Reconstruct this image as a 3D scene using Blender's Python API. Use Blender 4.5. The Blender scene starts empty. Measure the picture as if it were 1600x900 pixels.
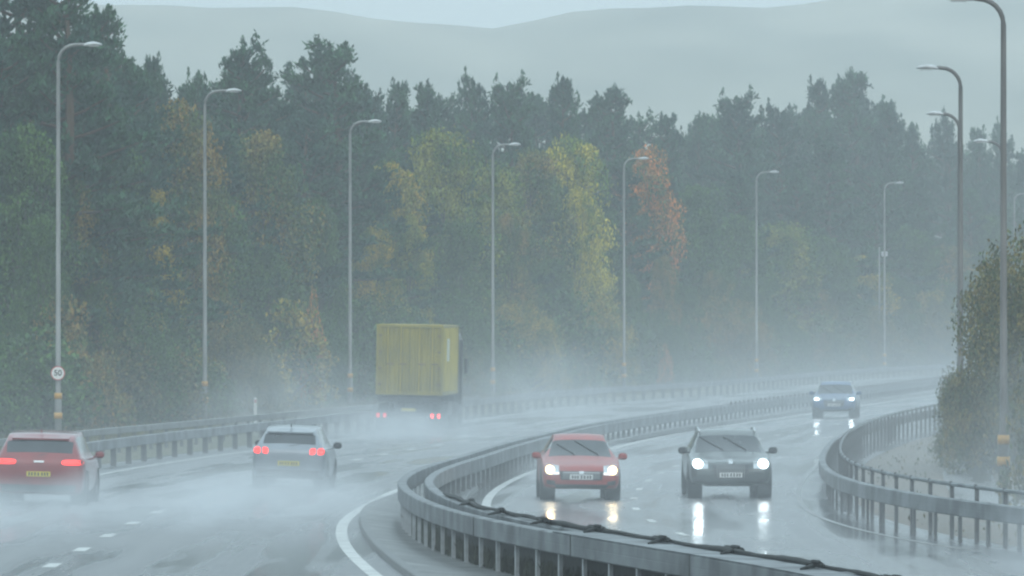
import bpy, math, random
import numpy as np
from mathutils import Vector, Matrix
from mathutils.bvhtree import BVHTree
random.seed(7); rng = np.random.default_rng(7)
R = math.radians
sc = bpy.context.scene
C = sc.collection

# ------------------------------------------------------------------ camera, world, sun, exposure
F = 11000.0        # focal length in photograph pixels (1600 wide)
HOR = 504.0        # image row of the horizon
CAMH = 4.0
cam_d = bpy.data.cameras.new('camera'); cam = bpy.data.objects.new('camera', cam_d); C.objects.link(cam)
cam_d.sensor_width = 36; cam_d.lens = 36 * F / 1600
cam.location = (0, 0, CAMH)
cam.rotation_euler = (R(90) + math.atan((HOR - 450) / F), 0, 0)
cam_d.clip_start = 1; cam_d.clip_end = 20000
sc.camera = cam

w = bpy.data.worlds.new('World'); sc.world = w; w.use_nodes = True
nt = w.node_tree; bg = nt.nodes['Background']
sky = nt.nodes.new('ShaderNodeTexSky'); sky.sky_type = 'NISHITA'; sky.sun_disc = False
sky.sun_elevation = R(38); sky.sun_rotation = R(200); sky.air_density = 1.0; sky.dust_density = 4
mixw = nt.nodes.new('ShaderNodeMixRGB'); mixw.inputs[0].default_value = .86
tc = nt.nodes.new('ShaderNodeTexCoord'); nz = nt.nodes.new('ShaderNodeTexNoise')
nz.inputs['Scale'].default_value = 3; nz.inputs['Detail'].default_value = 4
cr = nt.nodes.new('ShaderNodeValToRGB')
cr.color_ramp.elements[0].position = .3; cr.color_ramp.elements[0].color = (6.1, 8.15, 9.2, 1)
cr.color_ramp.elements[1].position = .7; cr.color_ramp.elements[1].color = (7.9, 9.95, 10.9, 1)
nt.links.new(tc.outputs['Generated'], nz.inputs['Vector']); nt.links.new(nz.outputs['Fac'], cr.inputs['Fac'])
nt.links.new(sky.outputs[0], mixw.inputs[1]); nt.links.new(cr.outputs[0], mixw.inputs[2])
spx = nt.nodes.new('ShaderNodeSeparateXYZ'); nt.links.new(tc.outputs['Generated'], spx.inputs[0])
zr = nt.nodes.new('ShaderNodeMapRange'); zr.inputs[1].default_value = .12; zr.inputs[2].default_value = .9; zr.inputs[3].default_value = 1.08; zr.inputs[4].default_value = 1.9
nt.links.new(spx.outputs['Z'], zr.inputs[0]); vs_ = nt.nodes.new('ShaderNodeVectorMath'); vs_.operation = 'SCALE'
nt.links.new(mixw.outputs[0], vs_.inputs[0]); nt.links.new(zr.outputs[0], vs_.inputs['Scale'])
nt.links.new(vs_.outputs[0], bg.inputs['Color']); bg.inputs['Strength'].default_value = .10
sd = bpy.data.lights.new('sun', 'SUN'); sd.energy = .9; sd.angle = R(30); sd.color = (1, .97, .93)
so = bpy.data.objects.new('sun', sd); C.objects.link(so)
so.rotation_euler = (R(52), 0, R(200 - 180)); so.location = (0, -50, 60)

sc.view_settings.view_transform = 'Standard'; sc.view_settings.look = 'None'
sc.view_settings.exposure = -0.17; sc.view_settings.gamma = 1; sc.view_settings.use_curve_mapping = False
sc.render.engine = 'CYCLES'
cy = sc.cycles
cy.use_denoising = True
try: cy.denoiser = 'OPENIMAGEDENOISE'
except Exception: pass
cy.max_bounces = 6; cy.diffuse_bounces = 2; cy.glossy_bounces = 3; cy.transmission_bounces = 4
cy.volume_bounces = 1; cy.transparent_max_bounces = 16
cy.sample_clamp_indirect = 4; cy.sample_clamp_direct = 0
cy.caustics_reflective = False; cy.caustics_refractive = False
cy.filter_width = 2.3
cy.volume_max_steps = 200

HAZE = .00072

# ------------------------------------------------------------------ helpers
def P(x, y, h=0.0):
    """a spot of the road scene: photograph pixel -> (X, Y) at height h"""
    s = (y - HOR) / (CAMH - h)
    return ((x - 800) / s, F / s)

def link(name, verts, faces, mat, parent=None, smooth=False, loc=None, rot=None, extra=None):
    me = bpy.data.meshes.new(name)
    me.from_pydata([tuple(v) for v in verts], [], [tuple(f) for f in faces]); me.update()
    if smooth: me.polygons.foreach_set('use_smooth', [True] * len(me.polygons))
    if mat is not None:
        for m in (mat if isinstance(mat, (list, tuple)) else [mat]): me.materials.append(m)
    if extra is not None: me.polygons.foreach_set('material_index', extra)
    o = bpy.data.objects.new(name, me); C.objects.link(o)
    if parent is not None: o.parent = parent
    if loc is not None: o.location = loc
    if rot is not None: o.rotation_euler = rot
    return o

def thing(name, label, cat, loc=(0, 0, 0), rot=(0, 0, 0), group=None):
    o = bpy.data.objects.new(name, None); C.objects.link(o)
    o.empty_display_size = .3
    o.location = loc; o.rotation_euler = rot
    return tag(o, label, cat, group)

def tag(o, label=None, cat=None, group=None, kind=None):
    if label: o['label'] = label
    if cat: o['category'] = cat
    if group: o['group'] = group
    if kind: o['kind'] = kind
    return o

def copy_thing(root, loc, rot, label, group=None, scale=None):
    r = root.copy(); C.objects.link(r); r.location = loc; r.rotation_euler = rot; r['label'] = label
    if group: r['group'] = group
    if scale: r.scale = scale
    for ch in root.children:
        c = ch.copy(); C.objects.link(c); c.parent = r
        for g in ch.children:
            d = g.copy(); C.objects.link(d); d.parent = c
    return r

class MB:
    def __init__(s): s.v = []; s.f = []
    def add(s, v, f):
        n = len(s.v); s.v += [tuple(p) for p in v]; s.f += [tuple(i + n for i in q) for q in f]; return s
    def box(s, c, d, rz=0, bev=0.0):
        cx, cy_, cz = c; x, y, z = d[0] / 2, d[1] / 2, d[2] / 2
        b = min(bev, x * .9, y * .9, z * .9)
        if b <= 0:
            vs = [(i * x, j * y, k * z) for k in (-1, 1) for j in (-1, 1) for i in (-1, 1)]
            fs = [(0, 2, 3, 1), (4, 5, 7, 6), (0, 1, 5, 4), (2, 6, 7, 3), (0, 4, 6, 2), (1, 3, 7, 5)]
        else:
            def ring(zz, ins):
                X, Y = x - ins, y - ins
                return [(-X + b, -Y, zz), (X - b, -Y, zz), (X, -Y + b, zz), (X, Y - b, zz), (X - b, Y, zz), (-X + b, Y, zz), (-X, Y - b, zz), (-X, -Y + b, zz)]
            vs = ring(-z, b) + ring(-z + b, 0) + ring(z - b, 0) + ring(z, b); fs = [tuple(range(7, -1, -1)), tuple(range(24, 32))]
            for L in range(3):
                for i in range(8):
                    j = (i + 1) % 8; fs.append((L * 8 + i, L * 8 + j, L * 8 + 8 + j, L * 8 + 8 + i))
        ca, sa = math.cos(rz), math.sin(rz)
        return s.add([(cx + a * ca - b_ * sa, cy_ + a * sa + b_ * ca, cz + c_) for a, b_, c_ in vs], fs)
    def tube(s, pts, r, n=8, cap=True):
        pts = [Vector(p) for p in pts]; rr = r if isinstance(r, (list, tuple)) else [r] * len(pts)
        vs = []; up = Vector((0, 0, 1))
        for i, p in enumerate(pts):
            t = (pts[min(i + 1, len(pts) - 1)] - pts[max(i - 1, 0)]).normalized()
            a = t.cross(up)
            if a.length < .05: a = t.cross(Vector((0, 1, 0)))
            a.normalize(); b = a.cross(t).normalized()
            vs += [p + (a * math.cos(k * 2 * math.pi / n) + b * math.sin(k * 2 * math.pi / n)) * rr[i] for k in range(n)]
        fs = [(i * n + k, i * n + (k + 1) % n, i * n + n + (k + 1) % n, i * n + n + k) for i in range(len(pts) - 1) for k in range(n)]
        if cap: fs += [tuple(range(n - 1, -1, -1)), tuple(range((len(pts) - 1) * n, len(pts) * n))]
        return s.add(vs, fs)
    def lathe_x(s, prof, c, n=24):
        """profile [(x, r)] turned round an axis along x through c"""
        vs = [(c[0] + x, c[1] + r * math.cos(k * 2 * math.pi / n), c[2] + r * math.sin(k * 2 * math.pi / n)) for x, r in prof for k in range(n)]
        fs = [(i * n + k, i * n + (k + 1) % n, i * n + n + (k + 1) % n, i * n + n + k) for i in range(len(prof) - 1) for k in range(n)]
        return s.add(vs, fs)
    def sweep(s, path, sec, closed=True):
        """sec [(offset to the right, z)] swept along path [(x, y)]"""
        n = len(sec); vs = []
        for i, (x, y) in enumerate(path):
            x0, y0 = path[max(i - 1, 0)]; x1, y1 = path[min(i + 1, len(path) - 1)]
            l = math.hypot(x1 - x0, y1 - y0); nx, ny = (y1 - y0) / l, -(x1 - x0) / l
            vs += [(x + nx * o, y + ny * o, z) for o, z in sec]
        m = n if closed else n - 1
        fs = [(i * n + k, i * n + (k + 1) % n, i * n + n + (k + 1) % n, i * n + n + k) for i in range(len(path) - 1) for k in range(m)]
        if closed: fs += [tuple(range(n - 1, -1, -1)), tuple(range((len(path) - 1) * n, len(path) * n))]
        return s.add(vs, fs)
    def build(s, name, mat, parent=None, **k): return link(name, s.v, s.f, mat, parent, **k)

# ------------------------------------------------------------------ materials
def mat(name, col, rough=.6, metal=0, noise=None, amount=.25, bump=0, coat=0, spec=None, col2=None, detail=4, stretch=None, rough2=None, coord='Object'):
    m = bpy.data.materials.new(name); m.use_nodes = True; t = m.node_tree; b = t.nodes['Principled BSDF']
    b.inputs['Base Color'].default_value = (*col, 1); b.inputs['Roughness'].default_value = rough; b.inputs['Metallic'].default_value = metal
    if coat: b.inputs['Coat Weight'].default_value = coat; b.inputs['Coat Roughness'].default_value = .12
    if spec is not None: b.inputs['Specular IOR Level'].default_value = spec
    if noise:
        tc = t.nodes.new('ShaderNodeTexCoord'); mp = t.nodes.new('ShaderNodeMapping')
        if stretch: mp.inputs['Scale'].default_value = stretch
        n = t.nodes.new('ShaderNodeTexNoise'); n.inputs['Scale'].default_value = noise; n.inputs['Detail'].default_value = detail
        r = t.nodes.new('ShaderNodeValToRGB')
        c2 = col2 or tuple(c * (1 - amount) for c in col); c1 = col if col2 else tuple(min(1, c * (1 + amount)) for c in col)
        r.color_ramp.elements[0].position = .35; r.color_ramp.elements[0].color = (*c2, 1)
        r.color_ramp.elements[1].position = .65; r.color_ramp.elements[1].color = (*c1, 1)
        t.links.new(tc.outputs[coord], mp.inputs[0]); t.links.new(mp.outputs[0], n.inputs['Vector'])
        t.links.new(n.outputs['Fac'], r.inputs[0]); t.links.new(r.outputs[0], b.inputs['Base Color'])
        if rough2 is not None:
            q = t.nodes.new('ShaderNodeMapRange'); q.inputs[1].default_value = .35; q.inputs[2].default_value = .65
            q.inputs[3].default_value = rough; q.inputs[4].default_value = rough2
            t.links.new(n.outputs['Fac'], q.inputs[0]); t.links.new(q.outputs[0], b.inputs['Roughness'])
        if bump:
            bp = t.nodes.new('ShaderNodeBump'); bp.inputs['Strength'].default_value = bump; bp.inputs['Distance'].default_value = .02
            t.links.new(n.outputs['Fac'], bp.inputs['Height']); t.links.new(bp.outputs[0], b.inputs['Normal'])
    return m

def emit(name, col, strength):
    m = bpy.data.materials.new(name); m.use_nodes = True; b = m.node_tree.nodes['Principled BSDF']
    b.inputs['Base Color'].default_value = (*[min(.8, c) for c in col], 1); b.inputs['Roughness'].default_value = .2
    b.inputs['Emission Color'].default_value = (*col, 1); b.inputs['Emission Strength'].default_value = strength
    return m

def leafmat(name, c1, c2, scale=.5, bias=.5):
    m = bpy.data.materials.new(name); m.use_nodes = True; t = m.node_tree; b = t.nodes['Principled BSDF']
    b.inputs['Roughness'].default_value = .6; b.inputs['Specular IOR Level'].default_value = .3
    tc = t.nodes.new('ShaderNodeTexCoord'); oi = t.nodes.new('ShaderNodeObjectInfo')
    ad = t.nodes.new('ShaderNodeVectorMath'); ad.operation = 'ADD'
    sc_ = t.nodes.new('ShaderNodeMath'); sc_.operation = 'MULTIPLY'; sc_.inputs[1].default_value = 50
    t.links.new(oi.outputs['Random'], sc_.inputs[0]); t.links.new(tc.outputs['Object'], ad.inputs[0]); t.links.new(sc_.outputs[0], ad.inputs[1])
    n = t.nodes.new('ShaderNodeTexNoise'); n.inputs['Scale'].default_value = scale * 15; n.inputs['Detail'].default_value = 2
    t.links.new(ad.outputs[0], n.inputs['Vector'])
    r = t.nodes.new('ShaderNodeValToRGB'); r.color_ramp.elements[0].position = bias - .10; r.color_ramp.elements[1].position = bias + .10
    r.color_ramp.elements[0].color = (*c1, 1); r.color_ramp.elements[1].color = (*c2, 1)
    t.links.new(n.outputs['Fac'], r.inputs[0])
    g = t.nodes.new('ShaderNodeNewGeometry'); hs = t.nodes.new('ShaderNodeHueSaturation')
    v = t.nodes.new('ShaderNodeMapRange'); v.inputs[3].default_value = .45; v.inputs[4].default_value = 1.6
    t.links.new(g.outputs['Random Per Island'], v.inputs[0]); t.links.new(v.outputs[0], hs.inputs['Value'])
    t.links.new(r.outputs[0], hs.inputs['Color']); t.links.new(hs.outputs[0], b.inputs['Base Color'])
    tr = t.nodes.new('ShaderNodeBsdfTranslucent'); t.links.new(hs.outputs[0], tr.inputs[0])
    mx = t.nodes.new('ShaderNodeMixShader'); mx.inputs[0].default_value = .16
    out = t.nodes['Material Output']
    t.links.new(b.outputs[0], mx.inputs[1]); t.links.new(tr.outputs[0], mx.inputs[2]); t.links.new(mx.outputs[0], out.inputs['Surface'])
    return m

M = {}
M['steel'] = mat('galvanised steel', (.18, .195, .205), .60, .2, noise=1.2, amount=.4, bump=.05, detail=7)
M['steel_dull'] = mat('dull weathered steel', (.17, .18, .18), .5, .3, noise=1.5, amount=.3, bump=.05)
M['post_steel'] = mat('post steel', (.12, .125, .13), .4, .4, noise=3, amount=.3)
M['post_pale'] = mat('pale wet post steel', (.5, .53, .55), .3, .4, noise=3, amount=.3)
M['lamp_steel'] = mat('grey column paint', (.25, .255, .25), .5, .1, noise=2, amount=.25, stretch=(1, 1, .3))
M['lamp_dark'] = mat('darker column grey', (.15, .145, .14), .55, .1, noise=2, amount=.3, stretch=(1, 1, .3))  # darker tone of column grey for the right-hand row
M['line_veiled'] = mat('road paint dulled as spray veil', (.24, .25, .25), .45, noise=1.6, amount=.3, detail=6)  # line colour dulled to stand for the spray veiling it
M['lamp_head'] = mat('lamp head grey', (.5, .52, .53), .4, .1, noise=5, amount=.1)
M['glass_lens'] = mat('lamp lens', (.6, .62, .62), .15)
M['band'] = mat('orange reflective band', (.52, .28, .05), .4, noise=20, amount=.1)
M['rubber'] = mat('tyre rubber', (.02, .02, .021), .6, noise=30, amount=.3)
M['rim'] = mat('alloy rim', (.35, .36, .37), .3, .8, noise=8, amount=.1)
M['black_plastic'] = mat('black plastic trim', (.022, .023, .025), .45, noise=10, amount=.3)
M['chrome'] = mat('chrome', (.6, .61, .62), .2, .9, noise=8, amount=.05)
M['glass'] = mat('car glass', (.03, .035, .04), .06, coat=.5, noise=2, amount=.3)
M['red_paint'] = mat('red car paint', (.22, .008, .008), .32, coat=1, noise=3, amount=.12)
M['red_paint_b'] = mat('soft red car paint', (.30, .022, .012), .36, coat=.6, noise=3, amount=.12)
M['silver_paint'] = mat('silver car paint', (.23, .26, .29), .3, .4, coat=.8, noise=3, amount=.08)
M['dark_paint'] = mat('dark green grey car paint', (.045, .06, .06), .3, .2, coat=.8, noise=3, amount=.12)
M['blue_paint'] = mat('blue car paint', (.02, .075, .19), .3, .1, coat=.8, noise=3, amount=.12)
M['white_plate'] = mat('front plate white', (.65, .66, .65), .4, noise=20, amount=.06)
M['yellow_plate'] = mat('rear plate yellow', (.62, .52, .05), .4, noise=20, amount=.06)
M['plate_mark'] = mat('plate lettering black', (.03, .03, .03), .5)
M['brake'] = emit('brake lamp lit', (1, .035, .03), 2.6)
M['tail_dim'] = emit('tail lamp lit faintly', (1, .04, .05), 3)
M['tail_hot'] = emit('lorry tail lamp lit', (1, .035, .03), 9)
M['head_warm'] = emit('headlamp warm', (1, .74, .38), 5)
M['head_cool'] = emit('headlamp cool', (.80, .96, 1), 6)
M['white_gloss'] = mat('sign white', (.8, .8, .78), .4, noise=15, amount=.04)
M['sign_red'] = mat('sign red', (.5, .03, .03), .4, noise=15, amount=.1)
M['sign_black'] = mat('sign black', (.02, .02, .02), .4)
M['line'] = mat('road paint', (.50, .515, .50), .42, noise=1.1, amount=.22, detail=6, bump=.1)
M['kerb'] = mat('kerb concrete', (.075, .08, .08), .35, noise=2, amount=.3, bump=.2)
M['cable_shade'] = mat('dark cable and gap shade', (.014, .017, .016), .7, noise=5, amount=.4, bump=.5)  # cable colour, also the shade colour of the added board
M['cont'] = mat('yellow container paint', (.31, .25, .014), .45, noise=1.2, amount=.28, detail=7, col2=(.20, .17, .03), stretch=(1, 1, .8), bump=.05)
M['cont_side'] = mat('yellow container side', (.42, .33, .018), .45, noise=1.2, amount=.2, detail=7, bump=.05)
M['rust'] = mat('dirty container edge', (.18, .12, .05), .6, noise=4, amount=.4)
M['chassis'] = mat('trailer chassis', (.03, .032, .035), .5, noise=4, amount=.3)
M['cab'] = mat('cab paint', (.06, .07, .09), .4, noise=2, amount=.1, coat=.5)
M['bark'] = mat('pine bark', (.11, .075, .05), .9, noise=3, amount=.4, bump=.6, stretch=(1, 1, .2))
M['bark2'] = mat('grey bark', (.10, .095, .08), .9, noise=3, amount=.4, bump=.6, stretch=(1, 1, .2))
M['verge'] = mat('wet verge grass', (.07, .085, .04), .7, noise=.8, amount=.4, detail=8, col2=(.12, .10, .06), bump=.6, coord='Object')
M['leaf_litter'] = mat('leaf strewn verge', (.14, .09, .055), .55, noise=1.1, detail=8, col2=(.12, .125, .11), bump=.5)
M['median'] = mat('median wet hardcore', (.10, .105, .10), .40, noise=.9, detail=9, col2=(.05, .052, .05), bump=.4, rough2=.3)

def road_material(name, c1, c2, r1, r2, bs=.25, bsc=(3, .8, 1)):
    m = bpy.data.materials.new(name); m.use_nodes = True; t = m.node_tree; b = t.nodes['Principled BSDF']; L = t.links.new
    uv = t.nodes.new('ShaderNodeTexCoord')
    mp = t.nodes.new('ShaderNodeMapping'); mp.inputs['Scale'].default_value = (1.1, .02, 1)
    n1 = t.nodes.new('ShaderNodeTexNoise'); n1.inputs['Scale'].default_value = 1; n1.inputs['Detail'].default_value = 5
    L(uv.outputs['UV'], mp.inputs[0]); L(mp.outputs[0], n1.inputs['Vector'])
    mp2 = t.nodes.new('ShaderNodeMapping'); mp2.inputs['Scale'].default_value = (.35, .06, 1)
    n2 = t.nodes.new('ShaderNodeTexNoise'); n2.inputs['Scale'].default_value = 1; n2.inputs['Detail'].default_value = 6
    L(uv.outputs['UV'], mp2.inputs[0]); L(mp2.outputs[0], n2.inputs['Vector'])
    mx = t.nodes.new('ShaderNodeMath'); mx.operation = 'ADD'; L(n1.outputs['Fac'], mx.inputs[0]); L(n2.outputs['Fac'], mx.inputs[1])
    mr = t.nodes.new('ShaderNodeMapRange'); mr.inputs[1].default_value = .88; mr.inputs[2].default_value = 1.14; L(mx.outputs[0], mr.inputs[0])
    rr = t.nodes.new('ShaderNodeMapRange'); rr.inputs[3].default_value = r1; rr.inputs[4].default_value = r2; L(mr.outputs[0], rr.inputs[0])
    L(rr.outputs[0], b.inputs['Roughness'])
    cm = t.nodes.new('ShaderNodeMixRGB'); cm.inputs[1].default_value = (*c1, 1); cm.inputs[2].default_value = (*c2, 1); L(mr.outputs[0], cm.inputs[0])
    L(cm.outputs[0], b.inputs['Base Color'])
    mp3 = t.nodes.new('ShaderNodeMapping'); mp3.inputs['Scale'].default_value = bsc
    n3 = t.nodes.new('ShaderNodeTexNoise'); n3.inputs['Scale'].default_value = 1; n3.inputs['Detail'].default_value = 3
    L(uv.outputs['UV'], mp3.inputs[0]); L(mp3.outputs[0], n3.inputs['Vector'])
    bp = t.nodes.new('ShaderNodeBump'); bp.inputs['Strength'].default_value = bs; bp.inputs['Distance'].default_value = .008
    L(n3.outputs['Fac'], bp.inputs['Height']); L(bp.outputs[0], b.inputs['Normal'])
    b.inputs['Specular IOR Level'].default_value = .6
    return m
M['road'] = road_material('wet asphalt', (.045, .048, .05), (.21, .22, .225), .12, .6)

M['road_wet'] = road_material('very wet asphalt', (.085, .09, .092), (.15, .155, .16), .12, .34, 1.6, (1.6, .5, 1))
M['pine'] = leafmat('pine needles', (.020, .066, .044), (.045, .115, .055))
M['pine_b'] = leafmat('grey green pine needles', (.020, .066, .046), (.042, .110, .060))
M['lf_green'] = leafmat('green leaves', (.030, .080, .030), (.075, .150, .035))
M['lf_green_orange'] = leafmat('green leaves turning orange', (.060, .115, .035), (.28, .19, .045), .35, .58)
M['lf_olive'] = leafmat('olive autumn leaves', (.07, .13, .03), (.38, .28, .04), .4, .5)
M['lf_greenyellow'] = leafmat('green leaves turning yellow', (.07, .14, .035), (.26, .26, .04), .4, .52)
M['lf_yellow'] = leafmat('yellow autumn leaves', (.09, .17, .035), (.50, .43, .05), .4, .46)
M['lf_orange'] = leafmat('orange autumn leaves', (.07, .13, .04), (.60, .22, .05), .5, .50)
M['lf_brown'] = leafmat('brown autumn leaves', (.08, .12, .035), (.26, .17, .045), .5, .5)
M['lf_bush'] = leafmat('olive bush leaves', (.07, .10, .045), (.22, .17, .05), .6, .54)

# ------------------------------------------------------------------ road geometry: X as smooth functions of Y
def path(pts, sig=9.0, lo=20, hi=640):
    pts = sorted(pts, key=lambda p: p[1])
    Y = np.array([p[1] for p in pts]); X = np.array([p[0] for p in pts])
    g = np.arange(lo - 60, hi + 60, 1.0); v = np.interp(g, Y, X)
    s0 = (X[1] - X[0]) / (Y[1] - Y[0]); s1 = (X[-1] - X[-2]) / (Y[-1] - Y[-2])
    v = np.where(g < Y[0], X[0] + s0 * (g - Y[0]), v); v = np.where(g > Y[-1], X[-1] + s1 * (g - Y[-1]), v)
    k = np.exp(-.5 * (np.arange(-40, 41) / sig) ** 2); k /= k.sum()
    v = np.convolve(np.pad(v, 40, mode='reflect', reflect_type='odd'), k, 'valid')
    return lambda y: float(np.interp(y, g, v))

HA = .65
A_px = [(1250, 897), (1100, 867), (1000, 857), (887, 835), (794, 820), (700, 800), (640, 777), (614, 755), (627, 741), (649, 731), (684, 721), (727, 709),
        (760, 698), (804, 687), (864, 673), (909, 663), (975, 653), (1080, 638), (1180, 625), (1267, 615), (1355, 604), (1467, 590)]
hA = lambda y: float(np.interp(y, [135, 235], [.86, .63]))
def P_var(x, y):
    h = .7
    for _ in range(6): h = hA(P(x, y, h)[1])
    return P(x, y, h)
pA = path([P_var(x, y) for x, y in A_px] + [(33.5, 470), (60, 640)], 5)
EL = [(612, 767), (580, 787), (540, 807), (530, 827), (535, 850), (552, 872), (583, 897)]
pEL = path([P(*p) for p in EL] + [(-1.95, 180), (-.9, 200), (pA(240) - .9, 240), (pA(300) - .9, 300), (pA(400) - .9, 400), (pA(600) - .9, 600)], 5)
KL = [(569, 794), (559, 806), (561, 830), (578, 856), (597, 875), (625, 896)]
pKL = path([P(*p) for p in KL] + [(pEL(165) + .45, 165), (pEL(200) + .45, 200), (pEL(400) + .4, 400), (pEL(600) + .4, 600)], 4)
ER = [(753, 793), (758, 783), (771, 767), (793, 753), (838, 734), (953, 702), (1009, 688), (1080, 672)]
pER = path([P(*p) for p in ER] + [(.3, 120), (3.9, 100), (6.6, 80), (10.9, 291), (14.6, 321), (20.1, 364), (pA(450) + 2.2, 450), (pA(600) + 2.2, 600)], 6)
pKR = lambda y: pER(y) - .42
C_pts = [(-13.9, 120), (-12.7, 160), (-11.9, 186), (-11.2, 196), (-10.1, 210), (-9.0, 220), (-8.05, 229), (.58, 321), (4.16, 349), (11.2, 388), (19.5, 456), (26, 504), (31.5, 534), (44, 600)]
pC = path(C_pts, 10)
pCL = lambda y: pC(y) + .95
D_pts = [(-14.9, 185), (-12.7, 213), (-11.5, 223), (-10.1, 234), (-8.8, 248), (-4.0, 290), (-.5, 318)]
pD = path(D_pts, 8)
pDash = path([(-7.6, 100), (-7.56, 115), (-7.6, 135), (-7.45, 155), (-6.3, 180), (-4.2, 210), (-.6, 250), (.65, 263), (1.96, 277), (3.4, 291), (6.9, 320), (12.4, 360), (22, 430), (33, 500), (50, 600)], 6)
E_pts = [(12.5, 95), (10.6, 110), (8.9, 122), (7.9, 127.5), (7.4, 133.3), (6.95, 139.7), (6.75, 149), (7.1, 162), (7.75, 175), (8.6, 190), (10.1, 210), (12.5, 235), (15.1, 257), (19.5, 290), (32, 383), (45, 470), (71, 640)]
pE = path(E_pts, 5)
pLR = lambda y: pE(y) - 1.05 if y > 100 else pE(y) - 1.05

def ribbon(name, fl, fr, z, m, y0=20, y1=620, step=2.0, nx=2, kind='structure', gap=None):
    vs, fs, uvs = [], [], []; ys = np.arange(y0, y1 + .01, step)
    for y in ys:
        a, b = fl(y), fr(y)
        for i in range(nx): u = a + (b - a) * i / (nx - 1); vs.append((u, y, z)); uvs.append((u - pDash(y), y))
    for j in range(len(ys) - 1):
        for i in range(nx - 1): k = j * nx + i; fs.append((k, k + 1, k + nx + 1, k + nx))
    o = link(name, vs, fs, m)
    uvl = o.data.uv_layers.new(name='UVMap')
    for l in o.data.loops: uvl.data[l.index].uv = uvs[l.vertex_index]
    if kind: o['kind'] = kind
    return o

# ground sheet
gv, gf = [], []
gx = [-1400, -600, -250, -120, -60, -30, -12, 0, 12, 30, 60, 120, 250, 600, 1400]; gy = [-120, -40, 20, 100, 200, 300, 400, 500, 600, 800, 1100, 1500, 2000, 2500]
for y in gy:
    for x in gx: gv.append((x, y, -.05))
for j in range(len(gy) - 1):
    for i in range(len(gx) - 1): k = j * len(gx) + i; gf.append((k, k + 1, k + len(gx) + 1, k + len(gx)))
tag(link('ground', gv, gf, M['verge']), kind='structure')
ribbon('road_left_carriageway', lambda y: pC(y) - .6, lambda y: pKL(y) + .02, 0.0, M['road'], nx=6)
ribbon('road_right_carriageway', lambda y: pKR(y) - .02, lambda y: pE(y) + .7, 0.0, M['road_wet'], nx=6)
ribbon('verge_strip', lambda y: pC(y) - 11, lambda y: pC(y) - .6, -.02, M['verge'], nx=3)
ribbon('verge_litter', lambda y: pE(y) + .7, lambda y: pE(y) + 16, -.01, M['leaf_litter'], nx=4, y1=420)
ribbon('drainage_path', lambda y: pE(y) + 3.0, lambda y: pE(y) + 4.3, .004, M['road'], nx=2, y0=150, y1=230)
# raised median with kerbs
md = MB()
vs, fs = [], []; ys = np.arange(20, 620, 2.0)
for y in ys:
    a, b = pKL(y), pKR(y)
    if b < a + .5: b = a + .5
    vs += [(a + .14, y, .13), ((2 * a + b) / 3, y, .05), ((a + 2 * b) / 3, y, .05), (b - .14, y, .13)]
for j in range(len(ys) - 1):
    for i in range(3): k = j * 4 + i; fs.append((k, k + 1, k + 5, k + 4))
tag(link('median', vs, fs, M['median']), kind='structure')
for nm, fn, sgn in (('kerb_left', pKL, 1), ('kerb_right', pKR, -1)):
    m_ = MB(); m_.sweep([(fn(y), y) for y in ys], [(0, -.04), (sgn * .02, .11), (sgn * .035, .125), (sgn * .15, .132), (sgn * .15, -.04)][::sgn])
    tag(m_.build(nm, M['kerb']), kind='structure')
# road markings
ribbon('road_marking_edge_median', lambda y: pEL(y) - .11, lambda y: pEL(y) + .11, .005, M['line'])
ribbon('road_marking_edge_verge', lambda y: pCL(y) - .08, lambda y: pCL(y) + .08, .005, M['line'])
ribbon('road_marking_edge_median_far', lambda y: pER(y) - .10, lambda y: pER(y) + .10, .005, M['line'])
ribbon('road_marking_edge_outer', lambda y: pE(y) - .62, lambda y: pE(y) - .50, .005, M['line_veiled'], y0=60)
def dashes(name, fn, y0, y1, step, ln, wd):
    vs, fs = [], []; y = y0
    while y < y1:
        n = len(vs)
        for q in (0, ln / 2, ln): vs += [(fn(y + q) - wd / 2, y + q, .005), (fn(y + q) + wd / 2, y + q, .005)]
        fs += [(n, n + 1, n + 3, n + 2), (n + 2, n + 3, n + 5, n + 4)]; y += step
    tag(link(name, vs, fs, M['line']), kind='structure')
dashes('road_marking_lane', pDash, 33.6, 560, 8.13, 2.0, .24)
dashes('road_marking_lane_far', lambda y: (pER(y) + pE(y) - 1) / 2, 60, 500, 9, 2.0, .15)

# ------------------------------------------------------------------ crash barriers
def along(fn, y0, y1, step):
    out = []; y = y0
    while y < y1:
        d = (fn(y + .5) - fn(y - .5)); out.append((fn(y), y, math.atan2(-d, 1))); y += step / math.hypot(1, d)
    return out

def beam_sec(c, wd, z0, z1):
    h = z1 - z0; a, b = c - wd / 2, c + wd / 2; e = .018
    # box beam with a shallow groove in each face
    return [(a + e, z0), (a, z0 + e), (a, z0 + h * .46), (a + .002, z0 + h * .5), (a, z0 + h * .54), (a, z1 - e), (a + e, z1),
            (b - e, z1), (b, z1 - e), (b, z0 + h * .54), (b - .002, z0 + h * .5), (b, z0 + h * .46), (b, z0 + e), (b - e, z0)]

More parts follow.
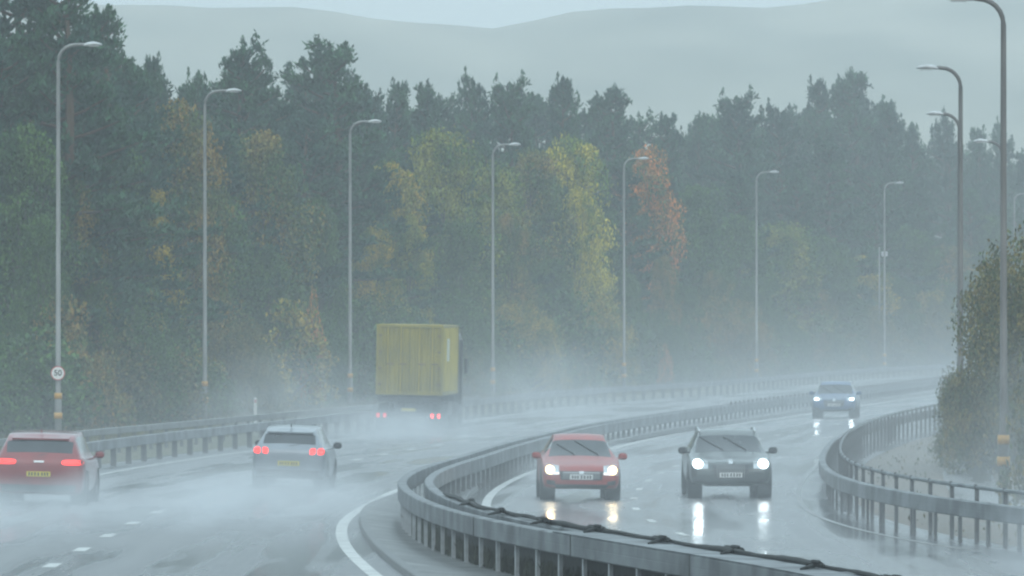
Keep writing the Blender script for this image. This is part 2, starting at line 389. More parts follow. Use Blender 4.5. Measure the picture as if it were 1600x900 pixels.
def barrier(name, label, fn, y0, y1, step, top, depth=.32, wd=.18, side=0, postm='post_steel', spacing=2.5, post_off=0, beams=((0,),), post_h=None, zb=0, postw=(.10, .12), bm='steel', hf=None):
    yb = (y0 + y1) / 2
    t = thing(name, label, 'crash barrier')
    for off in beams:
        mb = MB(); mb.sweep([(x, y) for x, y, _ in along(fn, y0, y1, 2.0)], beam_sec(off[0], wd, top - depth, top))
        if hf: mb.v = [(x, y, z - top + hf(y)) for x, y, z in mb.v]
        mb.build('beam', M[bm], t)
    ph = post_h or (top - .03)
    base = None; spots = along(fn, y0 + .4, y1 - .4, spacing)
    first = spots[:100]; rest = spots[100:]
    def pm(mb, x, y, a, z=0.0):
        # C-section post
        c, s = math.cos(a), math.sin(a)
        for dx, dy, w_, d_ in ((-postw[0] / 2 + .006, 0, .012, postw[1]), (0, -postw[1] / 2 + .006, postw[0] - .024, .012), (0, postw[1] / 2 - .006, postw[0] - .024, .012)):
            mb.box((x + dx * c - dy * s, y + dx * s + dy * c, (ph + zb - .05) / 2), (w_, d_, ph - zb + .05), a)
    for x, y, a in first:
        px, py = x + math.cos(a) * post_off, y + math.sin(a) * post_off
        if base is None:
            mb = MB(); pm(mb, 0, 0, 0); base = mb.build('post', M[postm], t); o = base
        else: o = base.copy(); C.objects.link(o); o.parent = t
        o.location = (px, py, 0); o.rotation_euler = (0, 0, a)
        if hf: o.scale = (1, 1, (hf(y) - .03) / ph)
    if rest:
        mb = MB()
        for x, y, a in rest: pm(mb, x + math.cos(a) * post_off, y + math.sin(a) * post_off, a)
        mb.build('posts_far', M[postm], t)['kind'] = 'stuff'
    return t

# central reserve: two box beams on a row of posts each
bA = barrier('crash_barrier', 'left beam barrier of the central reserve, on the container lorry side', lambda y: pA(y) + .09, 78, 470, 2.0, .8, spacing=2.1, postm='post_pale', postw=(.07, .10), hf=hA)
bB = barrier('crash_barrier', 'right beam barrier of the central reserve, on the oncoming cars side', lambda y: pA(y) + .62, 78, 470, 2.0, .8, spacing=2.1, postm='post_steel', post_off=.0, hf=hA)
# near section: cover plate between the beams, joints, added board shading the post gaps, dark cable with clamps
HN = .86
mb = MB(); mb.sweep([(x, y) for x, y, _ in along(lambda y: pA(y) + .355, 78, 106, 1.0)], [(-.353, HN + .004), (-.353, HN + .016), (.353, HN + .016), (.353, HN + .004)])
mb.build('cover_plate', M['steel'], bA)
for yy in (83, 95.2, 104, 114):
    mb = MB(); d = pA(yy + .5) - pA(yy - .5); mb.box((pA(yy) - .003, yy, HN - .16), (.012, .05, .315), math.atan2(-d, 1)); mb.build('beam_joint', M['sign_black'], bA)
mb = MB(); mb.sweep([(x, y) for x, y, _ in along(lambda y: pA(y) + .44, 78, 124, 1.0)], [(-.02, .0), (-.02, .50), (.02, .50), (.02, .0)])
mb.build('gap_shade_board', M['cable_shade'], bB)  # added panel: its dark colour stands for shade between the posts
cab = thing('cable', 'dark knotted cable with clamps lying along the top of the near barrier', 'cable')
mb = MB(); pts = []; rr = []
for i, (x, y, a) in enumerate(along(lambda y: pA(y) + .62, 78, 128, .4)):
    pts.append((x + .03 * math.sin(i * .23) + random.uniform(-.008, .008), y, HN + .045 + .008 * math.sin(i * .6))); rr.append(.034 + .012 * math.sin(i * .31) * math.sin(i * .13 + 1) + random.uniform(-.005, .007))
mb.tube(pts, rr, 7); mb.build('cable_run', M['cable_shade'], cab, smooth=True)
for k, (x, y, a) in enumerate(along(lambda y: pA(y) + .60, 80, 122, 5.1)):
    mb = MB(); q = random.uniform(-.8, .8)
    mb.box((x, y + q, HN + .07), (.07, random.uniform(.7, 1.5), .07), a, .025)
    mb.box((x + .01, y + q - .3, HN + .105), (.05, .35, .05), a + .1, .02)
    for dy, ln in ((-.35, .20),): mb.tube([(x - .02, y + q + dy, HN + .06), (x - ln * .6, y + q + dy - .25, HN + .045), (x - ln, y + q + dy - .35, HN + .03)], [.03, .026, .014], 6)
    mb.build('clamp', M['cable_shade'], cab)

nW = 9000; yy = rng.uniform(80, 146, nW); xx = np.array([pA(v) for v in yy]) + rng.uniform(.12, .75, nW); hh = rng.uniform(.08, .38, nW)
cs_ = np.stack([xx, yy, hh / 2], 1)
def leaves0(cs, ln, wd):
    n = len(cs); a = np.stack([rng.normal(size=n) * .3, rng.normal(size=n) * .3, np.ones(n)], 1) * (ln / 2)[:, None]; b = np.stack([np.ones(n), rng.normal(size=n) * .5, np.zeros(n)], 1) * (wd / 2)[:, None]
    return np.stack([cs - a, cs + b, cs + a, cs - b], 1).reshape(-1, 3)
Vw = leaves0(cs_, hh, rng.uniform(.02, .05, nW)); mw = bpy.data.meshes.new('weeds')
mw.from_pydata(Vw.tolist(), [], [(4 * i, 4 * i + 1, 4 * i + 2, 4 * i + 3) for i in range(nW)]); mw.materials.append(mat('dark wet weeds', (.030, .036, .022), .8, noise=2, amount=.5))
wo = bpy.data.objects.new('weeds', mw); C.objects.link(wo); tag(wo, kind='stuff')
def tufts(name, fl, fr, y0, y1, n, h0, h1, m, z=0.0, skip=None):
    yy = rng.uniform(y0, y1, n); u = rng.uniform(0, 1, n); a_ = np.array([fl(v) for v in yy]); b_ = np.array([fr(v) for v in yy]); xx = a_ + (b_ - a_) * u
    keep = np.sin(xx * 1.3 + yy * .21) + np.sin(yy * .33 - xx * .7) + rng.normal(size=n) * .5 > -.3
    if skip: keep &= ~((xx - a_ > skip[0]) & (xx - a_ < skip[1]))
    xx, yy = xx[keep], yy[keep]; hh = rng.uniform(h0, h1, len(xx)); V = leaves0(np.stack([xx, yy, z + hh / 2], 1), hh, rng.uniform(.02, .05, len(xx)))
    me = bpy.data.meshes.new(name); me.from_pydata(V.tolist(), [], [(4 * i, 4 * i + 1, 4 * i + 2, 4 * i + 3) for i in range(len(xx))]); me.materials.append(m)
    o = bpy.data.objects.new(name, me); C.objects.link(o); tag(o, kind='stuff')
M['tuft'] = leafmat('rough verge grass', (.07, .085, .035), (.16, .13, .06), .2, .5)
tufts('grass', lambda y: pE(y) + .9, lambda y: pE(y) + 13, 120, 300, 3500, .04, .14, M['tuft'], skip=(1.7, 3.9))
tufts('verge_grass', lambda y: pC(y) - 9, lambda y: pC(y) - 3.2, 150, 420, 26000, .10, .45, M['tuft'])
bC = barrier('crash_barrier', 'long verge barrier along the left edge of the road, passing behind the lorry', lambda y: pC(y), 120, 545, 3.0, .76, depth=.27, spacing=3.3, wd=.16, postw=(.16, .12), beams=((0,),))
bD = barrier('crash_barrier', 'second barrier behind the verge barrier, below the speed sign', lambda y: pD(y), 175, 312, 3.0, .78, depth=.20, spacing=3.0, wd=.12, bm='steel_dull')
# right hand barrier: low thick beam in front, taller posts with a thin rail behind
bE = thing('crash_barrier', 'curved double rail barrier on the right with tall posts and thin top rail', 'crash barrier')
mb = MB(); mb.sweep([(x, y) for x, y, _ in along(pE, 96, 330, 1.5)], beam_sec(0, .16, .50, .80)); mb.build('beam', M['steel'], bE)
mb = MB(); mb.sweep([(x, y) for x, y, _ in along(lambda y: pE(y) + .42, 96, 330, 1.5)], beam_sec(0, .07, .97, 1.04)); mb.build('top_rail', M['steel'], bE)
base = None
for x, y, a in along(pE, 97, 330, 2.6)[:100]:
    if base is None:
        m1 = MB(); m1.box((.11, 0, .375), (.05, .14, .85)); m1.box((.06, 0, .64), (.06, .10, .10)); base = m1.build('front_post', M['post_steel'], bE)
        m2 = MB(); m2.box((.42, 0, .50), (.07, .09, 1.06)); m2.box((.40, 0, 1.01), (.05, .05, .10)); base2 = m2.build('rail_post', M['post_steel'], bE)
        o, o2 = base, base2
    else:
        o, o2 = base.copy(), base2.copy()
        for q in (o, o2): C.objects.link(q); q.parent = bE
    for q in (o, o2): q.location = (x, y, 0); q.rotation_euler = (0, 0, a)

# ------------------------------------------------------------------ street lamps
def lamp_mesh(H, arm, sgn):
    r = .55; pts = [(0, 0, -.1), (0, 0, 1.6), (0, 0, 1.65), (0, 0, H - r)]
    rad = [.115, .11, .085, .06]
    for k in range(1, 7):
        a = k / 6 * math.pi / 2; pts.append((sgn * r * (1 - math.cos(a)), 0, H - r + r * math.sin(a))); rad.append(.055)
    pts.append((sgn * (arm - .5), 0, H + .02)); rad.append(.045)
    mb = MB(); mb.tube(pts, rad, 12)
    hd = MB(); x0 = arm - .62; x1 = arm
    sec = [(x0, .05, .05, H - .02), (x0 + .14, .11, .09, H + .0), (x0 + .35, .14, .10, H + .02), (x1 - .06, .12, .06, H + .0), (x1, .05, .03, H)]
    vs = []; n = 10
    for x, hw, hh, z in sec:
        for k in range(n):
            a = k * 2 * math.pi / n; vs.append((sgn * x, hw * math.cos(a), z + hh * (math.sin(a) if math.sin(a) > 0 else .5 * math.sin(a))))
    fs = [(i * n + k, i * n + (k + 1) % n, i * n + n + (k + 1) % n, i * n + n + k) for i in range(4) for k in range(n)] + [tuple(range(n)), tuple(range(4 * n, 5 * n))]
    hd.add(vs, fs)
    ln = MB(); ln.box((sgn * (arm - .28), 0, H - .045), (.34, .2, .03), 0, .01)
    return mb, hd, ln
ords = ['first', 'second', 'third', 'fourth', 'fifth', 'sixth', 'seventh', 'eighth']
Ls = [(91, 70, 47.2), (320, 142, 39.3), (547, 190, 34.1), (770, 226, 30.2), (975, 248, 27.0), (1182, 269, 24.3), (1382, 286, 20.9), (1585, 303, 19.0)]
LPOS = []
def street_lamp(px, ytop, s, sgn, label, group, arm=1.45, bands=((1.57, .3), (.92, .3)), base_door=True):
    X, Y = (px - 800) / s, F / s; H = (HOR - ytop) / s + CAMH
    t = thing('street_lamp', label, 'street lamp', (X, Y, 0), (0, 0, random.uniform(-.05, .05)), group)
    a, b, c = lamp_mesh(H, arm, sgn)
    a.build('column', M['lamp_steel' if sgn > 0 else 'lamp_dark'], t, smooth=True); b.build('lamp_head', M['lamp_head'], t, smooth=True); c.build('lens', M['glass_lens'], t)
    for z, h in bands:
        m = MB(); m.tube([(0, 0, z - .1), (0, 0, z + .1)], [.135 + .01 * (z < 1), .13 + .01 * (z < 1)], 14); m.build('reflective_band', M['band'], t, smooth=True)
    return t, X, Y
desc = ['with a round speed sign on it', 'between the leaning green and brown trees', 'left of the yellow container', 'just right of the yellow container', 'in front of the orange tree', 'above the parked mist left of the tall pines', 'beside a slim mast', 'at the right edge behind the bush']
for i, (px, yt, s) in enumerate(Ls):
    lab = ['left most street lamp of the far verge, carrying a round speed sign', 'second street lamp from the left, standing between the red and silver cars',
           'third street lamp from the left, standing left of the yellow container', 'fourth street lamp from the left, just right of the yellow container',
           'fifth street lamp from the left, in front of the orange tree', 'sixth street lamp from the left, above the dark oncoming car',
           'seventh street lamp from the left, beside a slim mast', 'far street lamp at the right edge behind the olive bush'][i]
    t, X, Y = street_lamp(px, yt, s, 1, lab, 'street lamps along the far verge'); LPOS.append((px, s))
Rs = [(1568, -2, 72), (1501, 106, 55), (1499, 178, 45), (1566, 221, 39.5)]
rl = ['tallest nearest street lamp at the right, arm cut by the top of the picture', 'second tallest street lamp at the right with its arm against the hill',
      'street lamp right behind the second tallest one, its arm just below', 'faint street lamp at the right with its low arm above the pines']
for (px, yt, s), lab in zip(Rs, rl): street_lamp(px, yt, s, -1, lab, 'street lamps behind the right barrier', arm=1.25 if s > 50 else 1.15, bands=((1.46, .3), (.99, .3)))
X7, Y7 = (1374 - 800) / 20.0, F / 20.0
t = thing('mast', 'slim grey mast standing left of the seventh street lamp', 'mast', (X7, Y7, 0))
MB().tube([(0, 0, -.1), (0, 0, 5), (0, 0, (HOR - 386) / 20 + 4)], [.07, .06, .05], 8).build('pole', M['lamp_steel'], t, smooth=True)
MB().box((.4, 0, 9.35), (.5, .3, .4), 0, .05).build('box', M['lamp_head'], t)
# speed sign on the first lamp
s0 = Ls[0][2]; sx, sy = (91 - 800) / s0, F / s0; sz = CAMH - (583 - HOR) / s0
sg = thing('speed_sign', 'round white speed limit sign with red border on the left most lamp', 'road sign', (sx, sy - .16, sz))
def disc(r, y0, y1, n=40, r_in=0):
    m = MB(); vs = [(r * math.cos(k * 2 * math.pi / n), y, r * math.sin(k * 2 * math.pi / n)) for y in (y0, y1) for k in range(n)]
    m.add(vs, [(k, (k + 1) % n, n + (k + 1) % n, n + k) for k in range(n)] + [tuple(range(n)), tuple(range(2 * n - 1, n - 1, -1))]); return m
disc(.235, -.02, 0).build('border', M['sign_red'], sg)
disc(.205, -.026, -.022).build('face', M['white_gloss'], sg)
MB().box((0, .05, 0), (.3, .08, .05)).build('bracket', M['steel_dull'], sg)
tc_ = bpy.data.curves.new('digits', 'FONT'); tc_.body = '50'; tc_.size = .27; tc_.align_x = 'CENTER'; tc_.align_y = 'CENTER'; tc_.extrude = .002; tc_.offset = .006
to = bpy.data.objects.new('digits', tc_); C.objects.link(to)
dg = bpy.context.evaluated_depsgraph_get(); me = bpy.data.meshes.new_from_object(to.evaluated_get(dg)); bpy.data.objects.remove(to)
me.materials.clear(); me.materials.append(M['sign_black']); do = bpy.data.objects.new('digits', me); C.objects.link(do); do.parent = sg; do.location = (0, -.031, 0); do.rotation_euler = (R(90), 0, 0)
# small marker post
mx_, my_ = (399 - 800) / 41.0, F / 41.0
t = thing('marker_post', 'small pale marker post on the verge beyond the silver car', 'marker post', (mx_, my_, 0))
MB().box((0, 0, .55), (.12, .04, 1.2), 0, .012).build('post', M['white_gloss'], t)
MB().box((0, -.024, 1.02), (.08, .006, .10)).build('reflector', M['brake'], t) if False else MB().box((0, -.026, 1.0), (.08, .008, .12)).build('reflector', M['sign_red'], t)

# ------------------------------------------------------------------ trees
def leaves(cs, ax, ln, wd, jitter=.5):
    """quads: centres cs (n,3), axis ax (n,3) long direction"""
    n = len(cs); a = ax / np.linalg.norm(ax, axis=1, keepdims=True)
    r = rng.normal(size=(n, 3)); b = np.cross(a, r); b /= np.linalg.norm(b, axis=1, keepdims=True)
    a = a * (ln / 2)[:, None]; b = b * (wd / 2)[:, None]
    v = np.stack([cs - a, cs + b * 1.0 - a * .1, cs + a, cs - b - a * .1], 1).reshape(-1, 3)
    return v

def leaf_mesh(name, V):
    me = bpy.data.meshes.new(name); n = len(V) // 4
    me.vertices.add(len(V)); me.vertices.foreach_set('co', V.astype(np.float32).ravel())
    me.loops.add(n * 4); me.loops.foreach_set('vertex_index', np.arange(n * 4, dtype=np.int32))
    me.polygons.add(n); me.polygons.foreach_set('loop_start', np.arange(0, n * 4, 4, dtype=np.int32)); me.polygons.foreach_set('loop_total', np.full(n, 4, dtype=np.int32))
    me.update(calc_edges=True); return me

def pine_mesh(seed, narrow=1.0, open_=1.0):
    """unit height pine, crown width about .38"""
    r = np.random.default_rng(seed); V = []; tk = MB()
    lean = r.uniform(-.02, .02)
    tp = [(lean * z * 3 * math.sin(z * 3), 0, z) for z in np.linspace(-.02, .97, 8)]
    tk.tube(tp, [.016, .015, .014, .012, .010, .008, .005, .002], 7)
    nb = 62
    for i in range(nb):
        t = .22 + .76 * ((i + r.uniform(0, 1)) / nb); az = i * 2.4 + r.uniform(-.5, .5)
        L = narrow * (.035 + .22 * (1 - t) ** .8 * (1.15 if t > .4 else .75 + t)) * r.uniform(.55, 1.2)
        up = .15 + 1.0 * max(0, t - .45) + r.uniform(-.12, .2)
        d = np.array([math.cos(az), math.sin(az), up]); d /= np.linalg.norm(d)
        p0 = np.array([0, 0, t - .02]); p1 = p0 + d * L
        tk.tube([tuple(p0), tuple((p0 + p1) / 2 - np.array([0, 0, .004])), tuple(p1)], [.004, .003, .0012], 4, cap=False)
        nt_ = max(3, int(L / .021))
        for q in range(nt_):
            f = .3 + .7 * (q + r.uniform(0, 1)) / nt_
            side = np.array([-d[1], d[0], 0]) * r.uniform(-1, 1) * L * .36 * (1.2 - f)
            c = p0 + d * L * f + side + np.array([0, 0, r.uniform(0, .014)])
            m = int(42 * open_)
            ax = r.normal(size=(m, 3)) * .7 + np.array([d[0] * .5, d[1] * .5, 1.1])
            cs = c + r.normal(size=(m, 3)) * np.array([.010, .010, .007]) + ax / np.linalg.norm(ax, axis=1, keepdims=True) * .008
            V.append(leaves(cs, ax, r.uniform(.012, .024, m), r.uniform(.004, .008, m)))
        if t > .35:   # upright candle at the tip
            m = 34; h = r.uniform(.02, .055) * (.6 + t * .6); zz = r.uniform(0, 1, m)
            cs = p1 + np.stack([r.normal(size=m) * .006 * (1.3 - zz), r.normal(size=m) * .006 * (1.3 - zz), zz * h], 1)
            ax = r.normal(size=(m, 3)) * .5 + np.array([0, 0, 1.3]); V.append(leaves(cs, ax, r.uniform(.012, .02, m), r.uniform(.004, .007, m)))
    m = 90; zz = r.uniform(0, 1, m); cs = np.stack([r.normal(size=m) * .010 * (1.2 - zz), r.normal(size=m) * .010 * (1.2 - zz), .93 + zz * .07], 1)
    V.append(leaves(cs, r.normal(size=(m, 3)) * .6 + np.array([0, 0, 1.2]), r.uniform(.012, .02, m), r.uniform(.004, .007, m)))
    return leaf_mesh('pine_crown', np.concatenate(V)), tk

def broad_mesh(seed, low=.15, wide=.30, nclump=36):
    r = np.random.default_rng(seed); V = []; tk = MB()
    tk.tube([(0, 0, -.02), (.01, 0, .2), (-.005, .01, .45), (.01, 0, .8)], [.022, .018, .013, .004], 8)
    for i in range(nclump):
        u = (i + .5) / nclump; z = low + (1 - low) * (u ** .8); prof = math.sin(math.pi * min(1, (z - low) / (1 - low) * .86 + .13)) ** .6
        az = i * 2.4 + r.uniform(-.4, .4); rad = wide * prof * r.uniform(.45, 1.08)
        c = np.array([rad * math.cos(az), rad * math.sin(az), z * .95 + r.uniform(-.03, .03)])
        if i % 3 == 0: tk.tube([(0, 0, max(.1, c[2] * .55)), tuple(c * np.array([.5, .5, .82])), tuple(c)], [.008, .005, .002], 4, cap=False)
        cr_ = r.uniform(.07, .12); m = 520
        dirs = r.normal(size=(m, 3)); dirs /= np.linalg.norm(dirs, axis=1, keepdims=True)
        rr_ = cr_ * r.uniform(.25, 1.08, m) ** .4
        # bumpy sub-clumps
        bump_ = 1 + .22 * np.sin(dirs[:, 0] * 7 + i) * np.sin(dirs[:, 1] * 6 + i * 2) + .15 * np.sin(dirs[:, 2] * 9 + i)
        cs = c + dirs * (rr_ * bump_)[:, None] * np.array([1.1, 1.1, .8])
        ax = np.cross(dirs, r.normal(size=(m, 3))) + dirs * .25
        V.append(leaves(cs, ax, r.uniform(.012, .021, m), r.uniform(.009, .015, m)))
    return leaf_mesh('crown', np.concatenate(V)), tk

def shrub_mesh(seed, n=34, ls=1.0):
    r = np.random.default_rng(seed); V = []; tk = MB()
    for i in range(n):
        a = r.uniform(0, 6.28); rad = .55 * math.sqrt(r.uniform(0, 1)); z = r.uniform(.1, .95) * (1 - .5 * (rad / .55) ** 2)
        c = np.array([rad * math.cos(a), rad * math.sin(a), z]); m = 170 if ls == 1 else 420
        if i % 3 == 0: tk.tube([(c[0] * .2, c[1] * .2, -.03), (c[0] * .6, c[1] * .6, z * .6), tuple(c)], [.02, .013, .004], 4)
        d = r.normal(size=(m, 3)); d /= np.linalg.norm(d, axis=1, keepdims=True)
        cs = c + d * (r.uniform(.3, 1, m) ** .5 * r.uniform(.13, .2))[:, None]; cs[:, 2] = np.abs(cs[:, 2])
        V.append(leaves(cs, np.cross(d, r.normal(size=(m, 3))) + d * .4 + np.array([0, 0, .3]), r.uniform(.03, .06, m) * ls, r.uniform(.02, .035, m) * ls))
    return leaf_mesh('foliage', np.concatenate(V)), tk

def tubemesh(tk, m):
    me = bpy.data.meshes.new('trunk'); me.from_pydata(tk.v, [], tk.f); me.update(); me.materials.append(m); return me
pines = []
for k in range(7):
    cm, tk = pine_mesh(100 + k, narrow=[1.0, .85, 1.1, .8, 1.0, .75, 1.2][k]); pines.append((cm, tubemesh(tk, M['bark'])))
broads = []
for k in range(5):
    cm, tk = broad_mesh(200 + k, low=[.1, .14, .08, .18, .1][k], wide=[.27, .24, .3, .25, .21][k]); broads.append((cm, tubemesh(tk, M['bark2'])))
shrubs = []
for k in range(4):
    cm, tk = shrub_mesh(300 + k) if k < 3 else shrub_mesh(303, 90, .5); shrubs.append((cm, tubemesh(tk, M['bark2'])))

MESHMAT = {}
def with_mat(me, m):
    k = (me.name, m.name)
    if k not in MESHMAT: c = me.copy(); c.materials.clear(); c.materials.append(m); MESHMAT[k] = c
    return MESHMAT[k]

def plant(kind, var, X, Y, H, mname, label, group=None, wscale=1.0, cat='tree', parts=('trunk', 'crown')):
    lib = {'pine_tree': pines, 'broadleaf_tree': broads, 'shrub': shrubs}[kind]
    cm, tm = lib[var % len(lib)]
    t = thing(kind, label, cat, (X, Y, -.05), (0, 0, random.uniform(0, 6.28)), group)
    for nm, me in ((parts[1], with_mat(cm, M[mname])), (parts[0], tm)):
        o = bpy.data.objects.new(nm, me); C.objects.link(o); o.parent = t
    t.scale = (H * wscale, H * wscale, H)
    return t

def s_at(px): return float(np.interp(px, [-200] + [p for p, s in LPOS] + [1900], [48.5] + [s for p, s in LPOS] + [17.5]))
def where_txt(px):
    ps = [p for p, s in LPOS]; k = sum(p < px for p in ps)
    if k == 0: return 'left of the first street lamp'
    if k == len(ps): return 'right of the eighth street lamp'
    return 'between the %s and %s street lamps' % (ords[k - 1], ords[k])

# pines whose tops make the skyline: px, top row, depth factor, width, variant, label
SK = [(20, -95, 1.16, 1.35, 2, 'very tall dark pine filling the top left corner'), (95, -60, 1.12, 1.2, 0, 'tall dark pine cut by the top edge above the first lamp'),
      (150, 12, 1.16, 1.1, 1, 'pine with a ragged top right of the first lamp head'), (205, 92, 1.18, 1.05, 4, 'pine stepping down from the tall left corner pines'),
      (240, 88, 1.25, .6, 3, 'slim pine spike at the dip left of the second lamp'), (308, 112, 1.25, .75, 5, 'small thin pine just left of the second lamp head'),
      (380, 72, 1.16, 1.1, 2, 'broad topped pine right of the second lamp head'), (430, 150, 1.25, 1.0, 4, 'lower pine filling the dip right of the broad topped pine'),
      (515, 64, 1.14, 1.35, 0, 'tallest round topped pine left of the third lamp'), (572, 135, 1.22, 1.0, 1, 'pine shoulder right above the third lamp head'),
      (622, 128, 1.22, .8, 3, 'pine top between the third and fourth lamps, left one'), (668, 130, 1.22, .9, 5, 'pine top between the third and fourth lamps, middle one'),
      (738, 122, 1.25, .8, 4, 'thin open pine top just left of the fourth lamp'), (795, 128, 1.18, .95, 2, 'dark pine standing right over the fourth lamp head'),
      (880, 120, 1.18, .8, 3, 'narrow dark pine rising behind the yellow tree'), (950, 138, 1.2, 1.15, 0, 'pale misty pine with a round top left of the fifth lamp'),
      (1040, 178, 1.2, .85, 1, 'pointed pine right of the orange tree'), (1092, 178, 1.25, .8, 5, 'low thin pine beside the dip right of the orange tree'),
      (1150, 150, 1.2, 1.1, 2, 'pine with twin points left of the sixth lamp'), (1215, 168, 1.2, .9, 4, 'pine right above the sixth lamp head'),
      (1278, 124, 1.2, .75, 3, 'slender high pine left of the highest right hand pine'), (1328, 112, 1.2, 1.05, 0, 'highest pine on the right half of the skyline'),
      (1385, 158, 1.15, .85, 1, 'pine sloping down above the seventh lamp'), (1424, 192, 1.15, .8, 5, 'last pine before the gap in the right skyline'),
      (1478, 184, 1.2, .75, 2, 'pine crossed by the second tallest right lamp'), (1528, 200, 1.2, .8, 3, 'pine between the two tallest right lamps'),
      (1562, 196, 1.2, .7, 4, 'pine directly behind the tallest right lamp'), (1605, 228, 1.15, .9, 0, 'pine cut by the right edge of the picture')]
for px, ty, df, ws, var, lab in SK:
    s = s_at(px) / df; H = (HOR - ty) / s + CAMH
    plant('pine_tree', var, (px - 800) / s, F / s, H, 'pine' if px < 1000 else 'pine_b', lab, 'pines along the skyline', wscale=ws)
# second row of pines, lower and just behind / between, closing the wood
k = 0
for px in range(-60, 1720, 34):
    sky_y = float(np.interp(px, [a[0] for a in SK], [a[1] for a in SK]))
    for df, dy in ((1.30, 26), (1.13, 95)):
        if df == 1.13 and k % 2: continue
        s = s_at(px) / df; q = px + random.uniform(-12, 12); ty = max(sky_y + dy + random.uniform(-8, 30), 60)
        H = (HOR - ty) / s + CAMH; row = 'hidden back row' if df > 1.2 else 'middle row'
        plant('pine_tree', random.randrange(7), (q - 800) / s, F / s, H, 'pine', 'dark pine in the %s %s' % (row, where_txt(q)), 'pines of the %s %s' % (row, where_txt(q)), wscale=random.uniform(1.1, 1.5))
    k += 1
# broadleaf trees of the front row: px, top, half width px, mat, variant, label
BR = [(30, 185, 75, 'lf_green', 0, 'bushy green tree at the left edge left of the first lamp'), (105, 255, 45, 'lf_green_orange', 4, 'green tree with orange tips right behind the first lamp'),
      (170, 230, 60, 'lf_green', 1, 'dark green tree right of the first lamp'), (232, 290, 45, 'lf_olive', 4, 'narrow yellow tree halfway between first and second lamps'),
      (285, 172, 60, 'lf_brown', 1, 'brown orange tree left of the second lamp'), (395, 198, 85, 'lf_green_orange', 2, 'round green tree with orange right edge beside the second lamp'),
      (335, 300, 60, 'lf_green', 3, 'green tree behind the column of the second lamp'), (470, 330, 60, 'lf_green', 1, 'dull green tree left of the third lamp'),
      (610, 245, 58, 'lf_olive', 0, 'olive yellow tree right of the third lamp'), (690, 196, 75, 'lf_greenyellow', 2, 'large green and yellow tree left of the fourth lamp'),
      (545, 380, 50, 'lf_green', 3, 'green tree at the foot of the third lamp'), (770, 250, 55, 'lf_greenyellow', 3, 'green tree right behind the fourth lamp'),
      (830, 225, 50, 'lf_green_orange', 0, 'green tree left of the bright yellow tree'), (893, 205, 60, 'lf_yellow', 0, 'bright yellow tree between fourth and fifth lamps'),
      (935, 330, 45, 'lf_green', 1, 'green tree below the bright yellow tree'), (1012, 240, 42, 'lf_orange', 1, 'orange red tree right behind the fifth lamp'),
      (1090, 285, 60, 'lf_green', 2, 'green tree right of the orange tree'), (1150, 330, 55, 'lf_green', 0, 'green tree left of the sixth lamp'),
      (1225, 345, 60, 'lf_greenyellow', 3, 'faint yellow green tree right of the sixth lamp'), (1290, 375, 50, 'lf_green', 1, 'misty green tree halfway between sixth and seventh lamps'),
      (1345, 395, 50, 'lf_olive', 0, 'misty olive tree left of the slim mast'), (1420, 350, 55, 'lf_green', 2, 'misty green tree right of the seventh lamp'),
      (1480, 380, 50, 'lf_brown', 4, 'misty brown tree behind the second tallest right lamp'), (1545, 330, 55, 'lf_green', 0, 'misty green tree behind the tallest right lamp')]
for px, ty, hw, mn, var, lab in BR:
    s = s_at(px) / 1.11; H = (HOR - ty) / s + CAMH; wd = [.27, .24, .3, .25, .21][var] + .06
    plant('broadleaf_tree', var, (px - 800) / s, F / s, H, mn, lab, 'broadleaf trees along the front of the wood', wscale=max(.62, min(1.9, 1.3 * hw / s / (H * wd))))
BR2 = [(60, 330, 50, 'lf_green', 2), (140, 400, 50, 'lf_green', 0), (215, 420, 45, 'lf_olive', 2), (262, 470, 40, 'lf_green', 3), (330, 430, 55, 'lf_green', 2), (420, 380, 50, 'lf_green', 0), (500, 300, 45, 'lf_green', 2),
       (585, 350, 55, 'lf_olive', 2), (640, 330, 50, 'lf_greenyellow', 0), (720, 340, 60, 'lf_green', 2), (800, 330, 55, 'lf_green_orange', 2), (860, 400, 50, 'lf_green', 2), (905, 290, 45, 'lf_yellow', 2), (975, 420, 50, 'lf_green', 0),
       (1035, 395, 30, 'lf_brown', 0), (1065, 440, 45, 'lf_green', 2), (1120, 420, 45, 'lf_green_orange', 2), (1185, 430, 50, 'lf_green', 2), (1265, 430, 45, 'lf_brown', 2), (1330, 460, 50, 'lf_green', 0), (1400, 430, 50, 'lf_green', 2), (1450, 450, 50, 'lf_olive', 2), (1520, 420, 50, 'lf_green', 2)]
CN = {'lf_green': 'green', 'lf_bush': 'dull olive', 'lf_olive': 'yellowish', 'lf_brown': 'brown', 'lf_green_orange': 'orange flecked', 'lf_greenyellow': 'yellow green', 'lf_yellow': 'bright yellow', 'lf_orange': 'orange'}
for px, ty, hw, mn, var in BR2:
    s = s_at(px) / 1.08; H = (HOR - ty) / s + CAMH; wd = [.27, .24, .3, .25, .21][var] + .08
    plant('broadleaf_tree', var, (px - 800) / s, F / s, H, mn, 'lower %s tree %s' % (CN[mn], where_txt(px)), 'lower %s trees %s' % (CN[mn], where_txt(px)), wscale=min(1.9, hw / s / (H * wd)))
